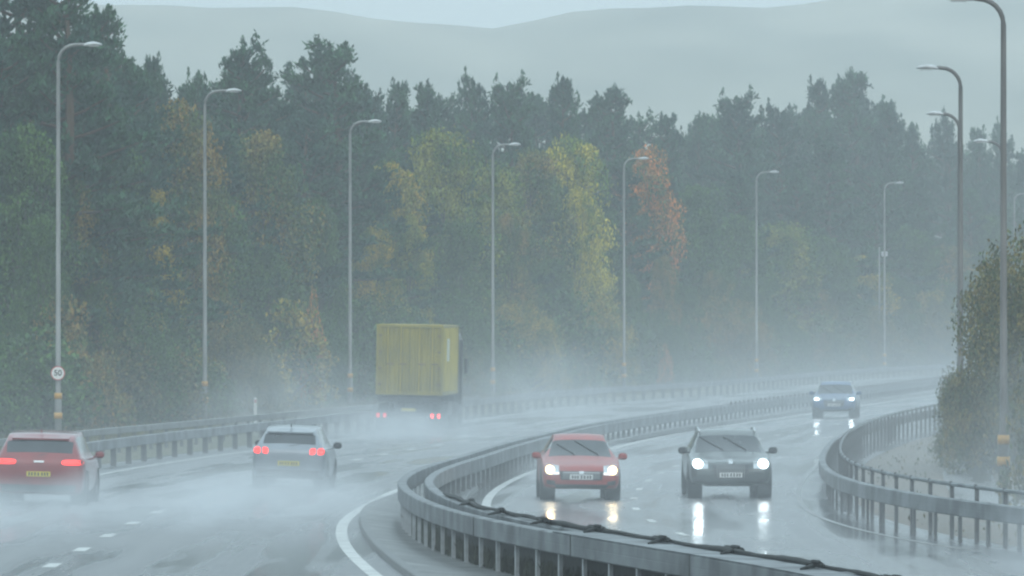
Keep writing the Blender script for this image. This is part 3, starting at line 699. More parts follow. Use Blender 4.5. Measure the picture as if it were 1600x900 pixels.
# shrubs and young trees along the foot of the wood
k = 0
for px in range(-40, 1660, 27):
    q = px + random.uniform(-8, 8); s = s_at(q) / random.uniform(1.05, 1.09); top = random.uniform(440, 520) if k % 2 else random.uniform(500, 545)
    H = (HOR - top) / s + CAMH; mn = random.choice(['lf_green'] * 5 + ['lf_bush', 'lf_olive', 'lf_brown', 'lf_green_orange'])
    cn = CN[mn]
    _ = {'lf_green': 'green', 'lf_bush': 'dull olive', 'lf_olive': 'yellowish', 'lf_brown': 'brown', 'lf_green_orange': 'orange tinged green'}[mn]
    ht = 'tall' if k % 2 else 'low'
    plant('shrub', k, (q - 800) / s, F / s, H, mn, '%s %s shrub %s' % (ht, cn, where_txt(q)), '%s %s shrubs %s' % (ht, cn, where_txt(q)), wscale=random.uniform(.75, 1.1), cat='shrub', parts=('stems', 'foliage'))
    k += 1
for px, ty, hw, lab in ((490, 462, 22, 'orange shrub low in the wood left of the third lamp'), (1040, 540, 12, 'small red shrub above the barrier right of the fifth lamp')):
    s = s_at(px) / 1.03; H = (HOR - ty) / s + CAMH
    plant('shrub', 0, (px - 800) / s, F / s, H, 'lf_orange', lab, wscale=hw / s / (H * .55), cat='shrub', parts=('stems', 'foliage'))
# bushes behind the right hand barrier
for (X, Y, H, ws, lab) in ((13.6, 186, 6.2, .58, 'tall olive bush behind the right barrier, left part of the clump'), (15.4, 192, 8.0, .62, 'tallest olive bush at the right edge behind the tallest lamp'),
                           (13.3, 196, 3.6, .7, 'low olive bush at the left foot of the right hand clump'), (15.2, 180, 3.8, .8, 'low olive bush in front of the right hand clump'), (17.0, 184, 8.2, .55, 'olive bush cut by the right edge of the picture')):
    plant('shrub', 3, X, Y, H, 'lf_bush', lab, wscale=ws, cat='shrub', parts=('stems', 'foliage'))

plant('shrub', 1, 11.75, 150.5, 4.4, 'lf_bush', 'loose olive bush growing against the foot of the tallest right lamp', wscale=.5, cat='shrub', parts=('stems', 'foliage'))
# ------------------------------------------------------------------ hill
ridge = [(-400, 25), (0, 8), (150, 6), (300, 14), (450, 20), (560, 22), (610, 32), (690, 42), (780, 43), (860, 24), (950, 13), (1100, 10), (1250, 8), (1330, -2), (1500, -12), (1700, -20), (2100, -10)]
rp = [(-1000, 20)] + ridge + [(2600, 20)]
hv, hf = [], []; HY = 1700.0; ss = F / HY
cols = np.linspace(-6500, 8100, 240)
rows = [(900, .0), (1050, .05), (1200, .2), (1350, .45), (1480, .68), (1580, .85), (1650, .95), (1700, 1.0), (1780, 1.0), (1950, .8), (2200, .3), (2400, 0)]
for j, (yy, f) in enumerate(rows):
    for c_ in cols:
        top = (HOR - float(np.interp(c_, [p[0] for p in rp], [p[1] for p in rp]))) / ss + CAMH
        top += .4 * math.sin(c_ * .03) + .25 * math.sin(c_ * .081 + 1)
        wob = math.sin(c_ * .004 + j) * 3 * (f > 0) * (f < 1)
        hv.append(((c_ - 800) / ss, yy + 12 * math.sin(c_ * .006 + j * .7) * (0 < f < 1), -.3 + (top + .3) * f + wob))
nc = len(cols)
for j in range(len(rows) - 1):
    for i in range(nc - 1): k = j * nc + i; hf.append((k, k + 1, k + nc + 1, k + nc))
M['hill'] = mat('moorland hill', (.06, .08, .05), .9, noise=.010, detail=9, col2=(.36, .34, .26), stretch=(1, .3, 2.5))
tag(link('hill', hv, hf, M['hill'], smooth=True), kind='structure')

# ------------------------------------------------------------------ vehicles
def cspline(vals, sub):
    """Catmull-Rom through a list of equal length vectors"""
    out = []; n = len(vals)
    for i in range(n - 1):
        p0 = vals[max(i - 1, 0)]; p1 = vals[i]; p2 = vals[i + 1]; p3 = vals[min(i + 2, n - 1)]
        for k in range(sub):
            t = k / sub; out.append(tuple(.5 * ((2 * b) + (-a + c) * t + (2 * a - 5 * b + 4 * c - d) * t * t + (-a + 3 * b - 3 * c + d) * t ** 3) for a, b, c, d in zip(p0, p1, p2, p3)))
    out.append(tuple(vals[-1])); return out

def section(wd, f, b, t, rw):
    if t - b < .15:
        return [(0, f), (.80 * wd, f), (.96 * wd, f + .08), (wd, (f + b) / 2), (.985 * wd, b - .02), (.93 * wd, b + .02), (.80 * wd, b + .45 * (t - b) + .01), (.5 * wd, t - .01), (0, t)]
    return [(0, f), (.80 * wd, f), (.96 * wd, f + .08), (wd, (f + b) / 2), (.985 * wd, b - .02), (.925 * wd, b + .03), (rw, t - .09), (rw * .84, t - .022), (0, t)]

SUB = 4
def car(name, label, cat, loc, rot, paint, st, W, wheels, group=None, roofc=None, wr=.32):
    """st: stations (y, width scale, floor, belt, top, roof half width); windows cut from the body grid"""
    T = thing(name, label, cat, loc, rot, group)
    secs = [section(W * q[1], q[2], q[3], q[4], q[5]) for q in st]
    flat = [tuple([st[i][0]] + [c for p in secs[i] for c in p]) for i in range(len(st))]
    flat = cspline(flat, SUB)
    grid = []
    for row in flat:
        y = row[0]; pts = [(row[1 + 2 * k], row[2 + 2 * k]) for k in range(9)]
        rp_ = cspline(pts, SUB)          # 33 points
        rp_[0] = (0, rp_[0][1]); rp_[-1] = (0, rp_[-1][1])
        full = [(x, y, z) for x, z in rp_] + [(-x, y, z) for x, z in rp_[-2:0:-1]]
        grid.append(full)
    nr = len(grid[0]); V = [p for g_ in grid for p in g_]
    top0, nS = st, len(st)
    # station roles are fixed: 1-2 rear glass, 2..4 side, 4-5 windscreen
    cells = {'body': [], 'rear_window': [], 'windscreen': [], 'side_l': [], 'side_r': []}
    for i in range(len(grid) - 1):
        for k in range(nr):
            q = (i * nr + k, i * nr + (k + 1) % nr, (i + 1) * nr + (k + 1) % nr, (i + 1) * nr + k)
            kk = k if k < 32 else nr - 1 - k       # 0..31 from floor to roof centre
            reg = 'body'
            if SUB * 1 + 0 < i < SUB * 2 - 1 and kk >= 6 * SUB + 1: reg = 'rear_window'
            if SUB * 4 < i < SUB * 5 and kk >= 6 * SUB: reg = 'windscreen'
            if SUB * 2 <= i < SUB * 4 + 2 and 5 * SUB + 1 <= kk < 6 * SUB and i != SUB * 3 + 1: reg = 'side_r' if k < 32 else 'side_l'
            cells[reg].append(q)
    n0 = len(grid) - 1
    cells['body'].append(tuple(range(nr - 1, -1, -1))); cells['body'].append(tuple(n0 * nr + k for k in range(nr)))
    bvh = BVHTree.FromPolygons(V, [c for v in cells.values() for c in v])
    def mk(nm, fs, m):
        used = sorted({i for f in fs for i in f}); mp = {u: j for j, u in enumerate(used)}
        return link(nm, [V[u] for u in used], [tuple(mp[i] for i in f) for f in fs], m, T, smooth=True)
    body = mk('body', cells['body'], M[paint])
    mk('rear_window', cells['rear_window'], M['glass']); mk('windscreen', cells['windscreen'], M['glass'])
    mk('side_window', cells['side_l'], M['glass']); mk('side_window', cells['side_r'], M['glass'])
    for wy in wheels:
        for sx in (-1, 1):
            a = MB(); a.lathe_x([(-.10, wr - .06), (-.105, wr - .02), (-.09, wr), (.09, wr), (.105, wr - .02), (.10, wr - .06), (.07, wr - .09), (-.07, wr - .09), (-.10, wr - .06)], (0, 0, 0), 28)
            t_ = a.build('wheel', M['rubber'], T, smooth=True, loc=(sx * (W - .12), wy, wr))
            b = MB(); b.lathe_x([(sx * .075, .0), (sx * .085, .05), (sx * .06, .08), (sx * .07, wr - .1), (sx * .09, wr - .075)], (0, 0, 0), 28)
            for q in range(5):
                an = q * 2 * math.pi / 5; b.box((sx * .08, .12 * math.cos(an), .12 * math.sin(an)), (.02, .05, .05), 0, .008)
            r_ = b.build('rim', M['rim'], t_)
            c = MB(); c.lathe_x([(sx * -.2, wr + .05), (sx * .128, wr + .055), (sx * .132, wr + .02), (sx * .12, wr + .005)], (sx * (W - .12), wy, wr + .01), 24); c.build('wheel_arch', M['black_plastic'], T, smooth=True)
    def patch(nm, corners, m, end, off=.012, n=6, parent=None, dep=.03, rnd=0):
        """corners (x,z) quad bl, br, tr, tl projected on the front (+1) or rear (-1) of the body"""
        n2 = 4; pv = []; last = None
        for j in range(n2 + 1):
            for i in range(n + 1):
                u, v = i / n, j / n2
                if rnd:
                    a_, b_ = 2 * u - 1, 2 * v - 1; a2, b2 = a_ * math.sqrt(1 - b_ * b_ / 2), b_ * math.sqrt(1 - a_ * a_ / 2); u = u * (1 - rnd) + (a2 + 1) / 2 * rnd; v = v * (1 - rnd) + (b2 + 1) / 2 * rnd
                (ax, az), (bx, bz), (cx, cz), (dx, dz) = corners
                x = (ax * (1 - u) + bx * u) * (1 - v) + (dx * (1 - u) + cx * u) * v; z = (az * (1 - u) + bz * u) * (1 - v) + (dz * (1 - u) + cz * u) * v
                h = bvh.ray_cast(Vector((x, end * 5, z)), Vector((0, -end, 0)))
                y = h[0].y if h[0] is not None else (last if last is not None else end * abs(st[-1 if end > 0 else 0][0]))
                if h[0] is not None and abs(y) < 1.2: y = last if last is not None else y
                last = y; pv.append((x, y + end * off, z))
        N = len(pv); bk = [(x, y - end * dep, z) for x, y, z in pv]; w_ = n + 1; fs = []
        for j in range(n2):
            for i in range(n): a_ = j * w_ + i; fs += [(a_, a_ + 1, a_ + w_ + 1, a_ + w_), (N + a_, N + a_ + w_, N + a_ + w_ + 1, N + a_ + 1)]
        edge = [i for i in range(w_)] + [j * w_ + n for j in range(1, n2 + 1)] + [n2 * w_ + i for i in range(n - 1, -1, -1)] + [j * w_ for j in range(n2 - 1, 0, -1)]
        for i in range(len(edge)): a_, b_ = edge[i], edge[(i + 1) % len(edge)]; fs.append((a_, N + a_, N + b_, b_))
        return link(nm, pv + bk, fs, m, parent or T, smooth=False)
    def mirrors(y, z, x, m):
        for sx in (-1, 1):
            a = MB(); a.box((0, 0, 0), (.20, .12, .15), 0, .04); a.box((-sx * .13, 0, -.045), (.12, .05, .04), 0, .01); a.build('door_mirror', m, T, loc=(sx * (x + .12), y, z), smooth=False)
    T_ = dict(T=T, patch=patch, mirrors=mirrors, bvh=bvh)
    return T_

def hatch(L=4.3, H=1.46, W=.9, suv=False, rf=.70):
    h = L / 2; b = H * .655; f = .24 if not suv else .30
    rw = W * rf
    return [(-h, .86, f + .12, .62 * b / .955 + .05, .70 * b / .955 + .05, .6), (-h + .07, .965, f + .04, b * .96, b + .01, .6), (-h + .50, 1, f, b, H - .075, rw), (-.55, 1, f, b * .99, H, rw * 1.02), (.35, 1, f, b * .985, H - .03, rw),
            (1.13, 1, f, b * .96, b + .035, .6), (h - .25, .97, f + .02, b * .80, b * .84, .6), (h - .06, .88, f + .06, b * .68, b * .72, .6), (h, .78, f + .12, b * .60, b * .64, .6)]

def rear_details(c, W, H, b, lamp, lampm, paint, lamps, plate_z, plate='yellow_plate', badge=True):
    T, patch = c['T'], c['patch']
    for sx in (-1, 1):
        for (x0, x1, z0, z1, sk) in lamps:
            q = [(sx * x0, z0), (sx * x1, z0 + sk), (sx * x1, z1 + sk), (sx * x0, z1)]
            if sx > 0: pass
            patch('tail_light', q, M[lampm], -1, .018, rnd=.55)
    p = patch('number_plate', [(-.26, plate_z), (.26, plate_z), (.26, plate_z + .11), (-.26, plate_z + .11)], M[plate], -1, .022)
    for i, x in enumerate((-.2, -.14, -.07, .0, .08, .14, .2)): patch('plate_mark', [(x - .02, plate_z + .02), (x + .015, plate_z + .02), (x + .015, plate_z + .09), (x - .02, plate_z + .09)], M['plate_mark'], -1, .026, n=1, parent=p, dep=.01)
    patch('bumper', [(-W * .8, .30), (W * .8, .30), (W * .84, .46), (-W * .84, .46)], M['black_plastic'], -1, .016, n=10)
    if badge: patch('badge', [(-.11, b - .10), (.11, b - .10), (.11, b - .06), (-.11, b - .06)], M['chrome'], -1, .016, n=3)
    # spoiler, fin aerial, wiper
    sp = MB(); q = W * .64; y0_ = -c['L'] / 2
    sp.add([(-q, y0_ + .62, H - .06), (q, y0_ + .62, H - .06), (q * .98, y0_ + .30, H - .13), (-q * .98, y0_ + .30, H - .13), (-q, y0_ + .62, H - .09), (q, y0_ + .62, H - .09), (q * .98, y0_ + .30, H - .165), (-q * .98, y0_ + .30, H - .165)],
           [(0, 3, 2, 1), (4, 5, 6, 7), (3, 7, 6, 2), (0, 4, 7, 3), (1, 2, 6, 5)])
    sp.build('spoiler', M[paint], T)
    fin = MB(); fin.add([(-.015, -.10, 0), (.015, -.10, 0), (.012, .10, 0), (-.012, .10, 0), (-.006, -.10, .085), (.006, -.10, .085), (0, -.05, .09)], [(0, 1, 5, 4), (4, 5, 6), (0, 3, 6, 4), (1, 2, 6, 5), (2, 3, 6), (0, 3, 2, 1)][:6])
    fin.build('roof_aerial', M['red_paint'] if paint == 'red_paint' else M['black_plastic'], T, loc=(0, -c['L'] / 2 + .62, H - .015))
    MB().tube([(0, -c['L'] / 2 + .1, b + .05), (.28, -c['L'] / 2 + .14, b + .10)], .012, 5).build('rear_wiper', M['black_plastic'], T)

def front_details(c, W, H, b, headm, paint, hl, grille, plate_z, slats=0, vertical=False, wiper=True, rails=False):
    T, patch = c['T'], c['patch']
    for sx in (-1, 1):
        x0, x1, z0, z1 = hl
        patch('headlight_housing', [(sx * (x0 - .10), z0), (sx * (x1 + .04), z0 - .01), (sx * (x1 + .05), z1 + .03), (sx * (x0 - .10), z1 - .01)], M['chrome'], 1, .012)
        patch('headlight', [(sx * x0, z0 + .01), (sx * x1, z0), (sx * x1, z1), (sx * x0, z1 - .01)], M[headm], 1, .024, rnd=1)
        hp = bpy.data.lights.new('headlight_beam', 'SPOT'); hp.spot_size = R(160); hp.spot_blend = 1;  hp.energy = (10 if headm == 'head_warm' else 12) * (1 if paint == 'blue_paint' else 1); hp.shadow_soft_size = .11; hp.color = (1, .80, .5) if headm == 'head_warm' else (.85, .96, 1)
        ho = bpy.data.objects.new('headlight_beam', hp); C.objects.link(ho); ho.parent = T; ho.location = (sx * (x0 + x1) / 2, c['L'] / 2 + .12, (z0 + z1) / 2); ho.rotation_euler = (R(90), 0, 0)
    (gx0, gz0, gx1, gz1) = grille
    g = patch('grille', [(-gx0, gz0), (gx0, gz0), (gx1, gz1), (-gx1, gz1)], M['black_plastic'], 1, .014, n=10)
    if vertical:
        for x in np.linspace(-gx0 * .85, gx0 * .85, 13): patch('grille_slat', [(x - .01, gz0 + .02), (x + .01, gz0 + .02), (x + .01, gz1 - .02), (x - .01, gz1 - .02)], M['steel_dull'], 1, .022, n=1, parent=g, dep=.01)
    else:
        for z in np.linspace(gz0 + .04, gz1 - .04, 4): patch('grille_slat', [(-gx0 * .9, z), (gx0 * .9, z), (gx0 * .9, z + .012), (-gx0 * .9, z + .012)], M['chrome'], 1, .022, n=8, parent=g, dep=.01)
    p = patch('number_plate', [(-.26, plate_z), (.26, plate_z), (.26, plate_z + .11), (-.26, plate_z + .11)], M['white_plate'], 1, .034)
    for x in (-.2, -.14, -.07, .0, .08, .14, .2): patch('plate_mark', [(x - .02, plate_z + .02), (x + .015, plate_z + .02), (x + .015, plate_z + .09), (x - .02, plate_z + .09)], M['plate_mark'], 1, .038, n=1, parent=p, dep=.01)
    patch('lower_grille', [(-W * .62, .27), (W * .62, .27), (W * .70, .36), (-W * .70, .36)], M['black_plastic'], 1, .016, n=10)
    for sx in (-1, 1): patch('fog_lamp_recess', [(sx * W * .66, .34), (sx * W * .86, .36), (sx * W * .88, .46), (sx * W * .66, .43)], M['black_plastic'], 1, .016)
    patch('badge', [(-.05, gz1 - .10), (.05, gz1 - .10), (.05, gz1 - .0), (-.05, gz1 - .0)], M['chrome'], 1, .036, n=2)
    if wiper:
        for x0 in (-.42, .12):
            pts = []
            for k in range(5):
                x = x0 + .52 * k / 4; z = b + .06 + .30 * k / 4
                h = c['bvh'].ray_cast(Vector((x, 5, z)), Vector((0, -1, 0))); pts.append((x, h[0].y + .02, z))
            MB().tube(pts, .013, 5).build('wiper', M['black_plastic'], T)
    if rails:
        for sx in (-1, 1): MB().tube([(sx * W * .69, -1.2, H - .05), (sx * W * .69, -1.0, H + .012), (sx * W * .69, .2, H + .012), (sx * W * .68, .45, H - .06)], .022, 8).build('roof_rail', M['chrome'], T, smooth=True)

ROLL = R(1.3)
def spot(px, s): return ((px - 800) / s, F / s)
# receding red hatchback, lower left
x, y = spot(64, 71.5); st = hatch(4.5, 1.60, .99, rf=.76)
c1 = car('hatchback_car', 'red hatchback with pale roof and lit brake lights driving away at lower left', 'car', (x, y + 2.1, 0), (0, ROLL, R(-1.5)), 'red_paint', st, .99, (-1.4, 1.4), wr=.36); c1['L'] = 4.5
rear_details(c1, .99, 1.60, 1.048, None, 'brake', 'red_paint', [(.50, .97, .90, 1.01, .005)], .64)
c1['mirrors'](.85, 1.08, .95, M['red_paint'])
# receding silver hatchback
x, y = spot(456, 65); st = hatch(4.25, 1.50, .89)
c2 = car('hatchback_car', 'silver hatchback with lit brake lights driving away left of the lorry', 'car', (x, y + 2.1, 0), (0, ROLL * 1.3, R(-2.6)), 'silver_paint', st, .89, (-1.28, 1.28)); c2['L'] = 4.25
rear_details(c2, .89, 1.50, .98, None, 'brake', 'silver_paint', [(.50, .64, .83, .98, .02), (.69, .85, .83, .99, .02)], .56, badge=False)
c2['mirrors'](.85, 1.02, .84, M['black_plastic'])
# oncoming red hatchback
x, y = spot(904, 69.5); st = hatch(4.2, 1.46, .89, rf=.67)
c3 = car('hatchback_car', 'oncoming soft red hatchback with warm headlights on the wet road', 'car', (x, y + 2.1, 0), (0, -ROLL * .6, R(180 + 1.5)), 'red_paint_b', st, .89, (-1.28, 1.32)); c3['L'] = 4.2
front_details(c3, .89, 1.46, .956, 'head_warm', 'red_paint_b', (.60, .81, .58, .79), (.46, .46, .50, .66), .47)
c3['mirrors'](.80, .98, .86, M['red_paint_b'])
# oncoming dark SUV
x, y = spot(1139, 68.5); st = hatch(4.6, 1.53, .95, True, .71)
c4 = car('sport_utility_car', 'oncoming dark grey green sport utility car with bright white headlights', 'car', (x, y + 2.2, 0), (0, 0, R(180 + 1.0)), 'dark_paint', st, .95, (-1.4, 1.42), wr=.36); c4['L'] = 4.6
front_details(c4, .94, 1.55, 1.015, 'head_cool', 'dark_paint', (.62, .87, .67, .89), (.36, .44, .46, .88), .47, vertical=True, rails=True)
c4['mirrors'](.82, 1.06, .92, M['black_plastic'])
# far blue SUV
x, y = spot(1310, 37.4); st = hatch(4.4, 1.52, .93, True)
c5 = car('sport_utility_car', 'small far oncoming blue car with white headlights above the right barrier', 'car', (x, y + 2.1, 0), (0, 0, R(180 - 5.0)), 'blue_paint', st, .92, (-1.33, 1.36), wr=.35); c5['L'] = 4.4
front_details(c5, .93, 1.52, .996, 'head_cool', 'blue_paint', (.62, .84, .74, .87), (.40, .50, .46, .82), .50, rails=True)
c5['mirrors'](.80, 1.04, .88, M['blue_paint'])

# lorry with yellow container
x, y = spot(638, 42.3)
tk = thing('container_lorry', 'lorry carrying a yellow corrugated container, driving away in heavy spray', 'lorry', (x, y, 0), (0, ROLL * .8, R(-3.2)))
Wc, Z0, Z1, Lc = 1.22, 1.32, 3.92, 9.0
def corr(n, amp, ln, axis):
    pts = []
    for i in range(n):
        a = i / n * ln; p = ln / n
        pts += [(a, 0), (a + p * .3, 0), (a + p * .5, amp), (a + p * .8, amp)]
    pts.append((ln, 0)); return pts
for sx in (-1, 1):
    vs, fs = [], []
    for (a, d) in corr(34, .045, Lc - .2, 'y'): vs += [(sx * (Wc - d), .1 + a, Z0 + .12), (sx * (Wc - d), .1 + a, Z1 - .1)]
    fs = [(2 * i, 2 * i + 2, 2 * i + 3, 2 * i + 1) for i in range(len(vs) // 2 - 1)]
    link('container_side', vs, fs, M['cont_side'], tk)
for (a, b_, nm) in ((-1, 0, 'container_door'), (0, 1, 'container_door')):
    vs, fs = [], []; w0 = a * (Wc - .06) + (.008 if a == 0 else 0); w1 = b_ * (Wc - .06) - (.008 if b_ == 0 else 0); n = 5
    prof = []
    for i in range(n):
        q = (w1 - w0) / n; t0 = w0 + i * q; prof += [(t0, .0), (t0 + q * .25, .0), (t0 + q * .35, .03), (t0 + q * .8, .03), (t0 + q * .9, 0)]
    prof.append((w1, 0))
    for x_, d in prof: vs += [(x_, .03 + d, Z0 + .13), (x_, .03 + d, Z1 - .12)]
    N = len(vs); fs = [(2 * i, 2 * i + 1, 2 * i + 3, 2 * i + 2) for i in range(N // 2 - 1)]
    dr = link(nm, vs, fs, M['cont'], tk)
    for fx in (.3, .72):
        x_ = w0 + (w1 - w0) * fx; MB().tube([(x_, 0, Z0 + .08), (x_, 0, Z1 - .08)], .02, 8).build('lock_rod', M['cont_side'], dr)
        MB().box((x_ + .1, -.02, Z0 + 1.15), (.26, .03, .05), 0, .01).build('lock_handle', M['rust'], dr)
fr = MB()
for sx in (-1, 1):
    fr.box((sx * (Wc - .03), .05, (Z0 + Z1) / 2), (.10, .12, Z1 - Z0), 0, .01); fr.box((sx * (Wc - .03), Lc - .05, (Z0 + Z1) / 2), (.10, .12, Z1 - Z0), 0, .01)
    fr.box((sx * (Wc - .045), Lc / 2, Z1 - .05), (.09, Lc - .24, .10), 0, .01); fr.box((sx * (Wc - .045), Lc / 2, Z0 + .06), (.09, Lc - .24, .14), 0, .01)
fr.box((0, .045, Z1 - .055), (2 * Wc - .16, .10, .11), 0, .01); fr.box((0, .045, Z0 + .07), (2 * Wc - .16, .10, .14), 0, .01)
MB().box((0, .05, (Z0 + Z1) / 2), (.035, .02, Z1 - Z0 - .28)).build('door_seal', M['black_plastic'], tk)
for sx in (-1, 1):
    for q in range(4): MB().box((sx * (Wc - .12), .005, Z0 + .4 + q * .6), (.12, .03, .07), 0, .01).build('door_hinge', M['rust'], tk)
fr.build('container_frame', M['cont'], tk)
MB().box((0, Lc / 2, Z1 + .003), (2 * Wc - .14, Lc - .2, .02)).build('container_roof', M['cont_side'], tk)
MB().box((Wc + .008, 3.0, 3.0), (.012, 1.5, .85)).build('side_label', mat('dull pale label', (.5, .5, .36), .5, noise=6, amount=.2), tk)
ch = MB()
for sx in (-1, 1): ch.box((sx * .45, Lc / 2 + .2, 1.12), (.16, Lc + 1.2, .28), 0, .02)
for yy in (.2, 2.5, 5, 8.6): ch.box((0, yy, 1.16), (2.3, .16, .2), 0, .02)
ch.build('chassis', M['chassis'], tk)
MB().box((0, .02, .62), (2.3, .12, .16), 0, .02).build('underrun_bar', M['chassis'], tk)
for sx in (-1, 1):
    MB().box((sx * .72, .10, .78), (.05, .1, .5)).build('bumper_bracket', M['chassis'], tk)
    h_ = MB().box((sx * 1.0, -.06, .56 if True else 0), (.42, .06, .20), 0, .015).build('light_cluster', M['chassis'], tk)
    for q in (-.12, .12): MB().box((sx * 1.0 + q, -.10, .56), (.10, .03, .15), 0, .03).build('tail_light', M['tail_hot'] if sx > 0 else M['tail_dim'], h_)
    MB().box((sx * .98, .42, .42), (.5, .02, .6)).build('mudflap', M['black_plastic'], tk)
MB().box((0, -.09, .78), (.52, .02, .11)).build('number_plate', M['yellow_plate'], tk)
def big_wheel(x_, y_, dbl):
    a = MB(); w_ = .28 if dbl else .16; a.lathe_x([(-w_, .28), (-w_ - .01, .44), (-w_ + .04, .50), (w_ - .04, .50), (w_ + .01, .44), (w_, .28), (w_ - .06, .2), (-w_ + .06, .2), (-w_, .28)], (0, 0, 0), 28); t_ = a.build('wheel', M['rubber'], tk, smooth=True, loc=(x_, y_, .5))
    sx = 1 if x_ > 0 else -1; MB().lathe_x([(sx * (w_ - .1), .0), (sx * (w_ - .04), .08), (sx * (w_ - .1), .12), (sx * (w_ - .02), .26)], (0, 0, 0), 20).build('rim', M['rim'], t_)
for y_ in (1.1, 2.4, 3.7):
    for sx in (-1, 1): big_wheel(sx * 1.02, y_, False)
for sx in (-1, 1):
    big_wheel(sx * .98, 8.5, True); big_wheel(sx * 1.06, 11.9, False)
    MB().box((sx * 1.12, 5.9, .78), (.04, 2.6, .5), 0, .02).build('side_guard', M['chassis'], tk)
cb = MB()
sec = [(0, 9.6, .9), (0, 9.6, 3.5), (0, 10.2, 3.62), (0, 11.9, 3.2), (0, 12.15, 2.2), (0, 12.3, 1.2), (0, 12.3, .5), (0, 10.6, .5), (0, 10.6, .9)]
n = len(sec); vs = [(sx * 1.22, a, b_) for sx in (-1, 1) for _, a, b_ in sec]
cb.add(vs, [tuple(range(n)), tuple(range(2 * n - 1, n - 1, -1))] + [(k, n + k, n + (k + 1) % n, (k + 1) % n) for k in range(n)]); cb.build('cab', M['cab'], tk)
for sx in (-1, 1):
    MB().box((sx * 1.36, 11.8, 2.35), (.14, .14, .6), 0, .04).build('door_mirror', M['black_plastic'], tk)
    MB().box((sx * 1.223, 11.3, 2.45), (.01, 1.0, .75), 0).build('side_window', M['glass'], tk)
MB().tube([(1.32, 9.3, .9), (1.32, 9.3, 3.35)], .07, 10).build('exhaust_stack', M['chassis'], tk, smooth=True)
MB().box((1.29, 9.3, 1.2), (.12, .2, .3), 0, .02).build('exhaust_box', M['chassis'], tk)

# ------------------------------------------------------------------ spray and haze
def vol_material(name, dens, build, col=(.93, .97, 1), step=1.0, aniso=.1):
    m = bpy.data.materials.new(name); m.use_nodes = True; t = m.node_tree; t.nodes.remove(t.nodes['Principled BSDF'])
    v = t.nodes.new('ShaderNodeVolumePrincipled'); v.inputs['Color'].default_value = (*col, 1); v.inputs['Anisotropy'].default_value = aniso
    t.links.new(v.outputs[0], t.nodes['Material Output'].inputs['Volume'])
    if build: build(t, v)
    else: v.inputs['Density'].default_value = dens
    m.cycles.volume_step_rate = step
    return m
def blob_field(dens, nscale=1.6, thr=.35, top=1.0):
    """soft ellipsoid falloff in object space (unit sphere) broken by noise, densest low down"""
    def b(t, v):
        L = t.links.new
        def mth(op, a, b_=None):
            n = t.nodes.new('ShaderNodeMath'); n.operation = op; n.use_clamp = False
            for i, q in enumerate((a, b_)):
                if q is None: continue
                if isinstance(q, (int, float)): n.inputs[i].default_value = q
                else: L(q, n.inputs[i])
            return n.outputs[0]
        tc = t.nodes.new('ShaderNodeTexCoord'); ln = t.nodes.new('ShaderNodeVectorMath'); ln.operation = 'DOT_PRODUCT'
        L(tc.outputs['Object'], ln.inputs[0]); L(tc.outputs['Object'], ln.inputs[1])
        fall = mth('MAXIMUM', mth('SUBTRACT', 1.0, ln.outputs['Value']), 0.0); fall = mth('POWER', fall, 1.4)
        g = t.nodes.new('ShaderNodeNewGeometry')
        n = t.nodes.new('ShaderNodeTexNoise'); n.inputs['Scale'].default_value = nscale; n.inputs['Detail'].default_value = 3
        L(g.outputs['Position'], n.inputs['Vector'])
        nn = mth('MAXIMUM', mth('MULTIPLY', mth('SUBTRACT', n.outputs['Fac'], thr), 1 / (1 - thr) * 1.6), 0.0)
        L(mth('MULTIPLY', mth('MULTIPLY', fall, nn), dens), v.inputs['Density'])
    return b
def ico():
    import bmesh
    bm = bmesh.new(); bmesh.ops.create_icosphere(bm, subdivisions=3, radius=1.0); me = bpy.data.meshes.new('spray'); bm.to_mesh(me); bm.free(); return me
ICO = ico()
def spray(label, c, d, dens, rz=0, nscale=.85, thr=.40, step=1.6):
    me = ICO.copy(); me.materials.append(vol_material('spray cloud', 0, blob_field(dens, nscale, thr), step=step))
    o = bpy.data.objects.new('spray', me); C.objects.link(o); o.location = c; o.scale = d; o.rotation_euler = (0, 0, rz); tag(o, label, 'spray', None, 'stuff'); return o
spray('spray behind the red hatchback at lower left', (-10.2, 137.5, .0), (3.4, 18, 1.05), .40)
spray('spray trailing the right wheels of the red hatchback', (-8.9, 146, .2), (1.0, 9, .9), .35)
spray('spray behind the silver hatchback', (-5.5, 149, .0), (3.6, 20, 1.05), .46)
spray('spray plume at the rear wheels of the silver hatchback', (-5.0, 164, .3), (1.6, 6, .8), .30)
spray('tall spray behind the container lorry', (-3.9, 240, .1), (4.6, 18, 1.6), .15)
spray('dense low spray at the lorry rear wheels', (-4.0, 247, .0), (3.6, 9, 1.1), .38)
spray('spray thrown left by the lorry wheels', (-8.0, 256, .3), (4.6, 12, 3.2), .15)
spray('spray thrown right by the lorry wheels', (1.0, 262, .3), (4.5, 12, 3.4), .17)
spray('spray trailing the oncoming red car', (1.7, 178, .2), (2.2, 14, .8), .10)
spray('spray trailing the oncoming sport utility car', (5.2, 180, .2), (2.2, 14, .8), .11)
spray('added glow mist at the headlights of the oncoming red car', (1.5, 156.6, .7), (1.6, 1.9, .8), .16)  # cloud added to give the warm headlights a halo
spray('added glow mist at the headlights of the sport utility car', (5.0, 158.8, .8), (1.7, 1.9, .9), .16)  # cloud added to give the white headlights a halo
spray('spray hanging over the near end of the right barrier', (11.6, 108, .2), (4.6, 16, 2.5), .60)
spray('pale spray drifting over the right verge', (12.5, 138, .6), (4.5, 12, 4.4), .15)

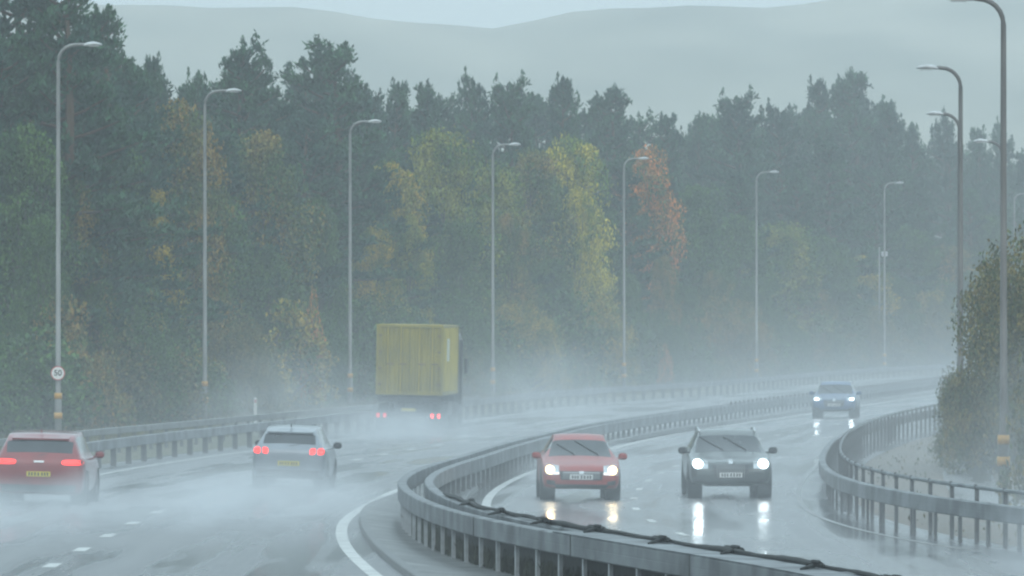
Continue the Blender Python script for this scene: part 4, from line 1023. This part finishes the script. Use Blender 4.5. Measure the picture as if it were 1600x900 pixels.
def mist_field(d0, hs):
    def b(t, v):
        L = t.links.new
        g = t.nodes.new('ShaderNodeNewGeometry'); sp = t.nodes.new('ShaderNodeSeparateXYZ'); L(g.outputs['Position'], sp.inputs[0])
        m1 = t.nodes.new('ShaderNodeMath'); m1.operation = 'MULTIPLY'; m1.inputs[1].default_value = -1 / hs; L(sp.outputs['Z'], m1.inputs[0])
        ex = t.nodes.new('ShaderNodeMath'); ex.operation = 'EXPONENT'; L(m1.outputs[0], ex.inputs[0])
        n = t.nodes.new('ShaderNodeTexNoise'); n.inputs['Scale'].default_value = .05; n.inputs['Detail'].default_value = 1; L(g.outputs['Position'], n.inputs['Vector'])
        mr = t.nodes.new('ShaderNodeMapRange'); mr.inputs[1].default_value = .3; mr.inputs[2].default_value = .7; mr.inputs[3].default_value = .35; mr.inputs[4].default_value = 1.65; L(n.outputs['Fac'], mr.inputs[0])
        m2 = t.nodes.new('ShaderNodeMath'); m2.operation = 'MULTIPLY'; L(ex.outputs[0], m2.inputs[0]); L(mr.outputs[0], m2.inputs[1])
        m3 = t.nodes.new('ShaderNodeMath'); m3.operation = 'MULTIPLY'; m3.inputs[1].default_value = d0; L(m2.outputs[0], m3.inputs[0]); L(m3.outputs[0], v.inputs['Density'])
    return b
def boxobj(name, lo, hi, m):
    mb = MB(); mb.box([(a + b) / 2 for a, b in zip(lo, hi)], [b - a for a, b in zip(lo, hi)]); o = mb.build(name, m); return tag(o, kind='stuff')
mb = MB(); vs = []; ys_ = list(range(104, 601, 8))
for y in ys_: vs += [(pC(y) - 3, y, -.4), (pE(y) + 5, y, -.4), (pE(y) + 5, y, 9), (pC(y) - 3, y, 9)]
n_ = len(ys_); mb.add(vs, [(4 * i + k, 4 * i + (k + 1) % 4, 4 * i + 4 + (k + 1) % 4, 4 * i + 4 + k) for i in range(n_ - 1) for k in range(4)] + [(3, 2, 1, 0), (4 * n_ - 4, 4 * n_ - 3, 4 * n_ - 2, 4 * n_ - 1)])
rm = tag(mb.build('road_mist', vol_material('road mist', 0, mist_field(.0056, 1.9), step=.3)), kind='stuff')
import bmesh
bm = bmesh.new(); bm.from_mesh(rm.data); bmesh.ops.recalc_face_normals(bm, faces=bm.faces); bm.to_mesh(rm.data); bm.free()
boxobj('haze', (-1420, -130, -1.05), (1420, 2520, 98), vol_material('haze', HAZE, None, aniso=0))
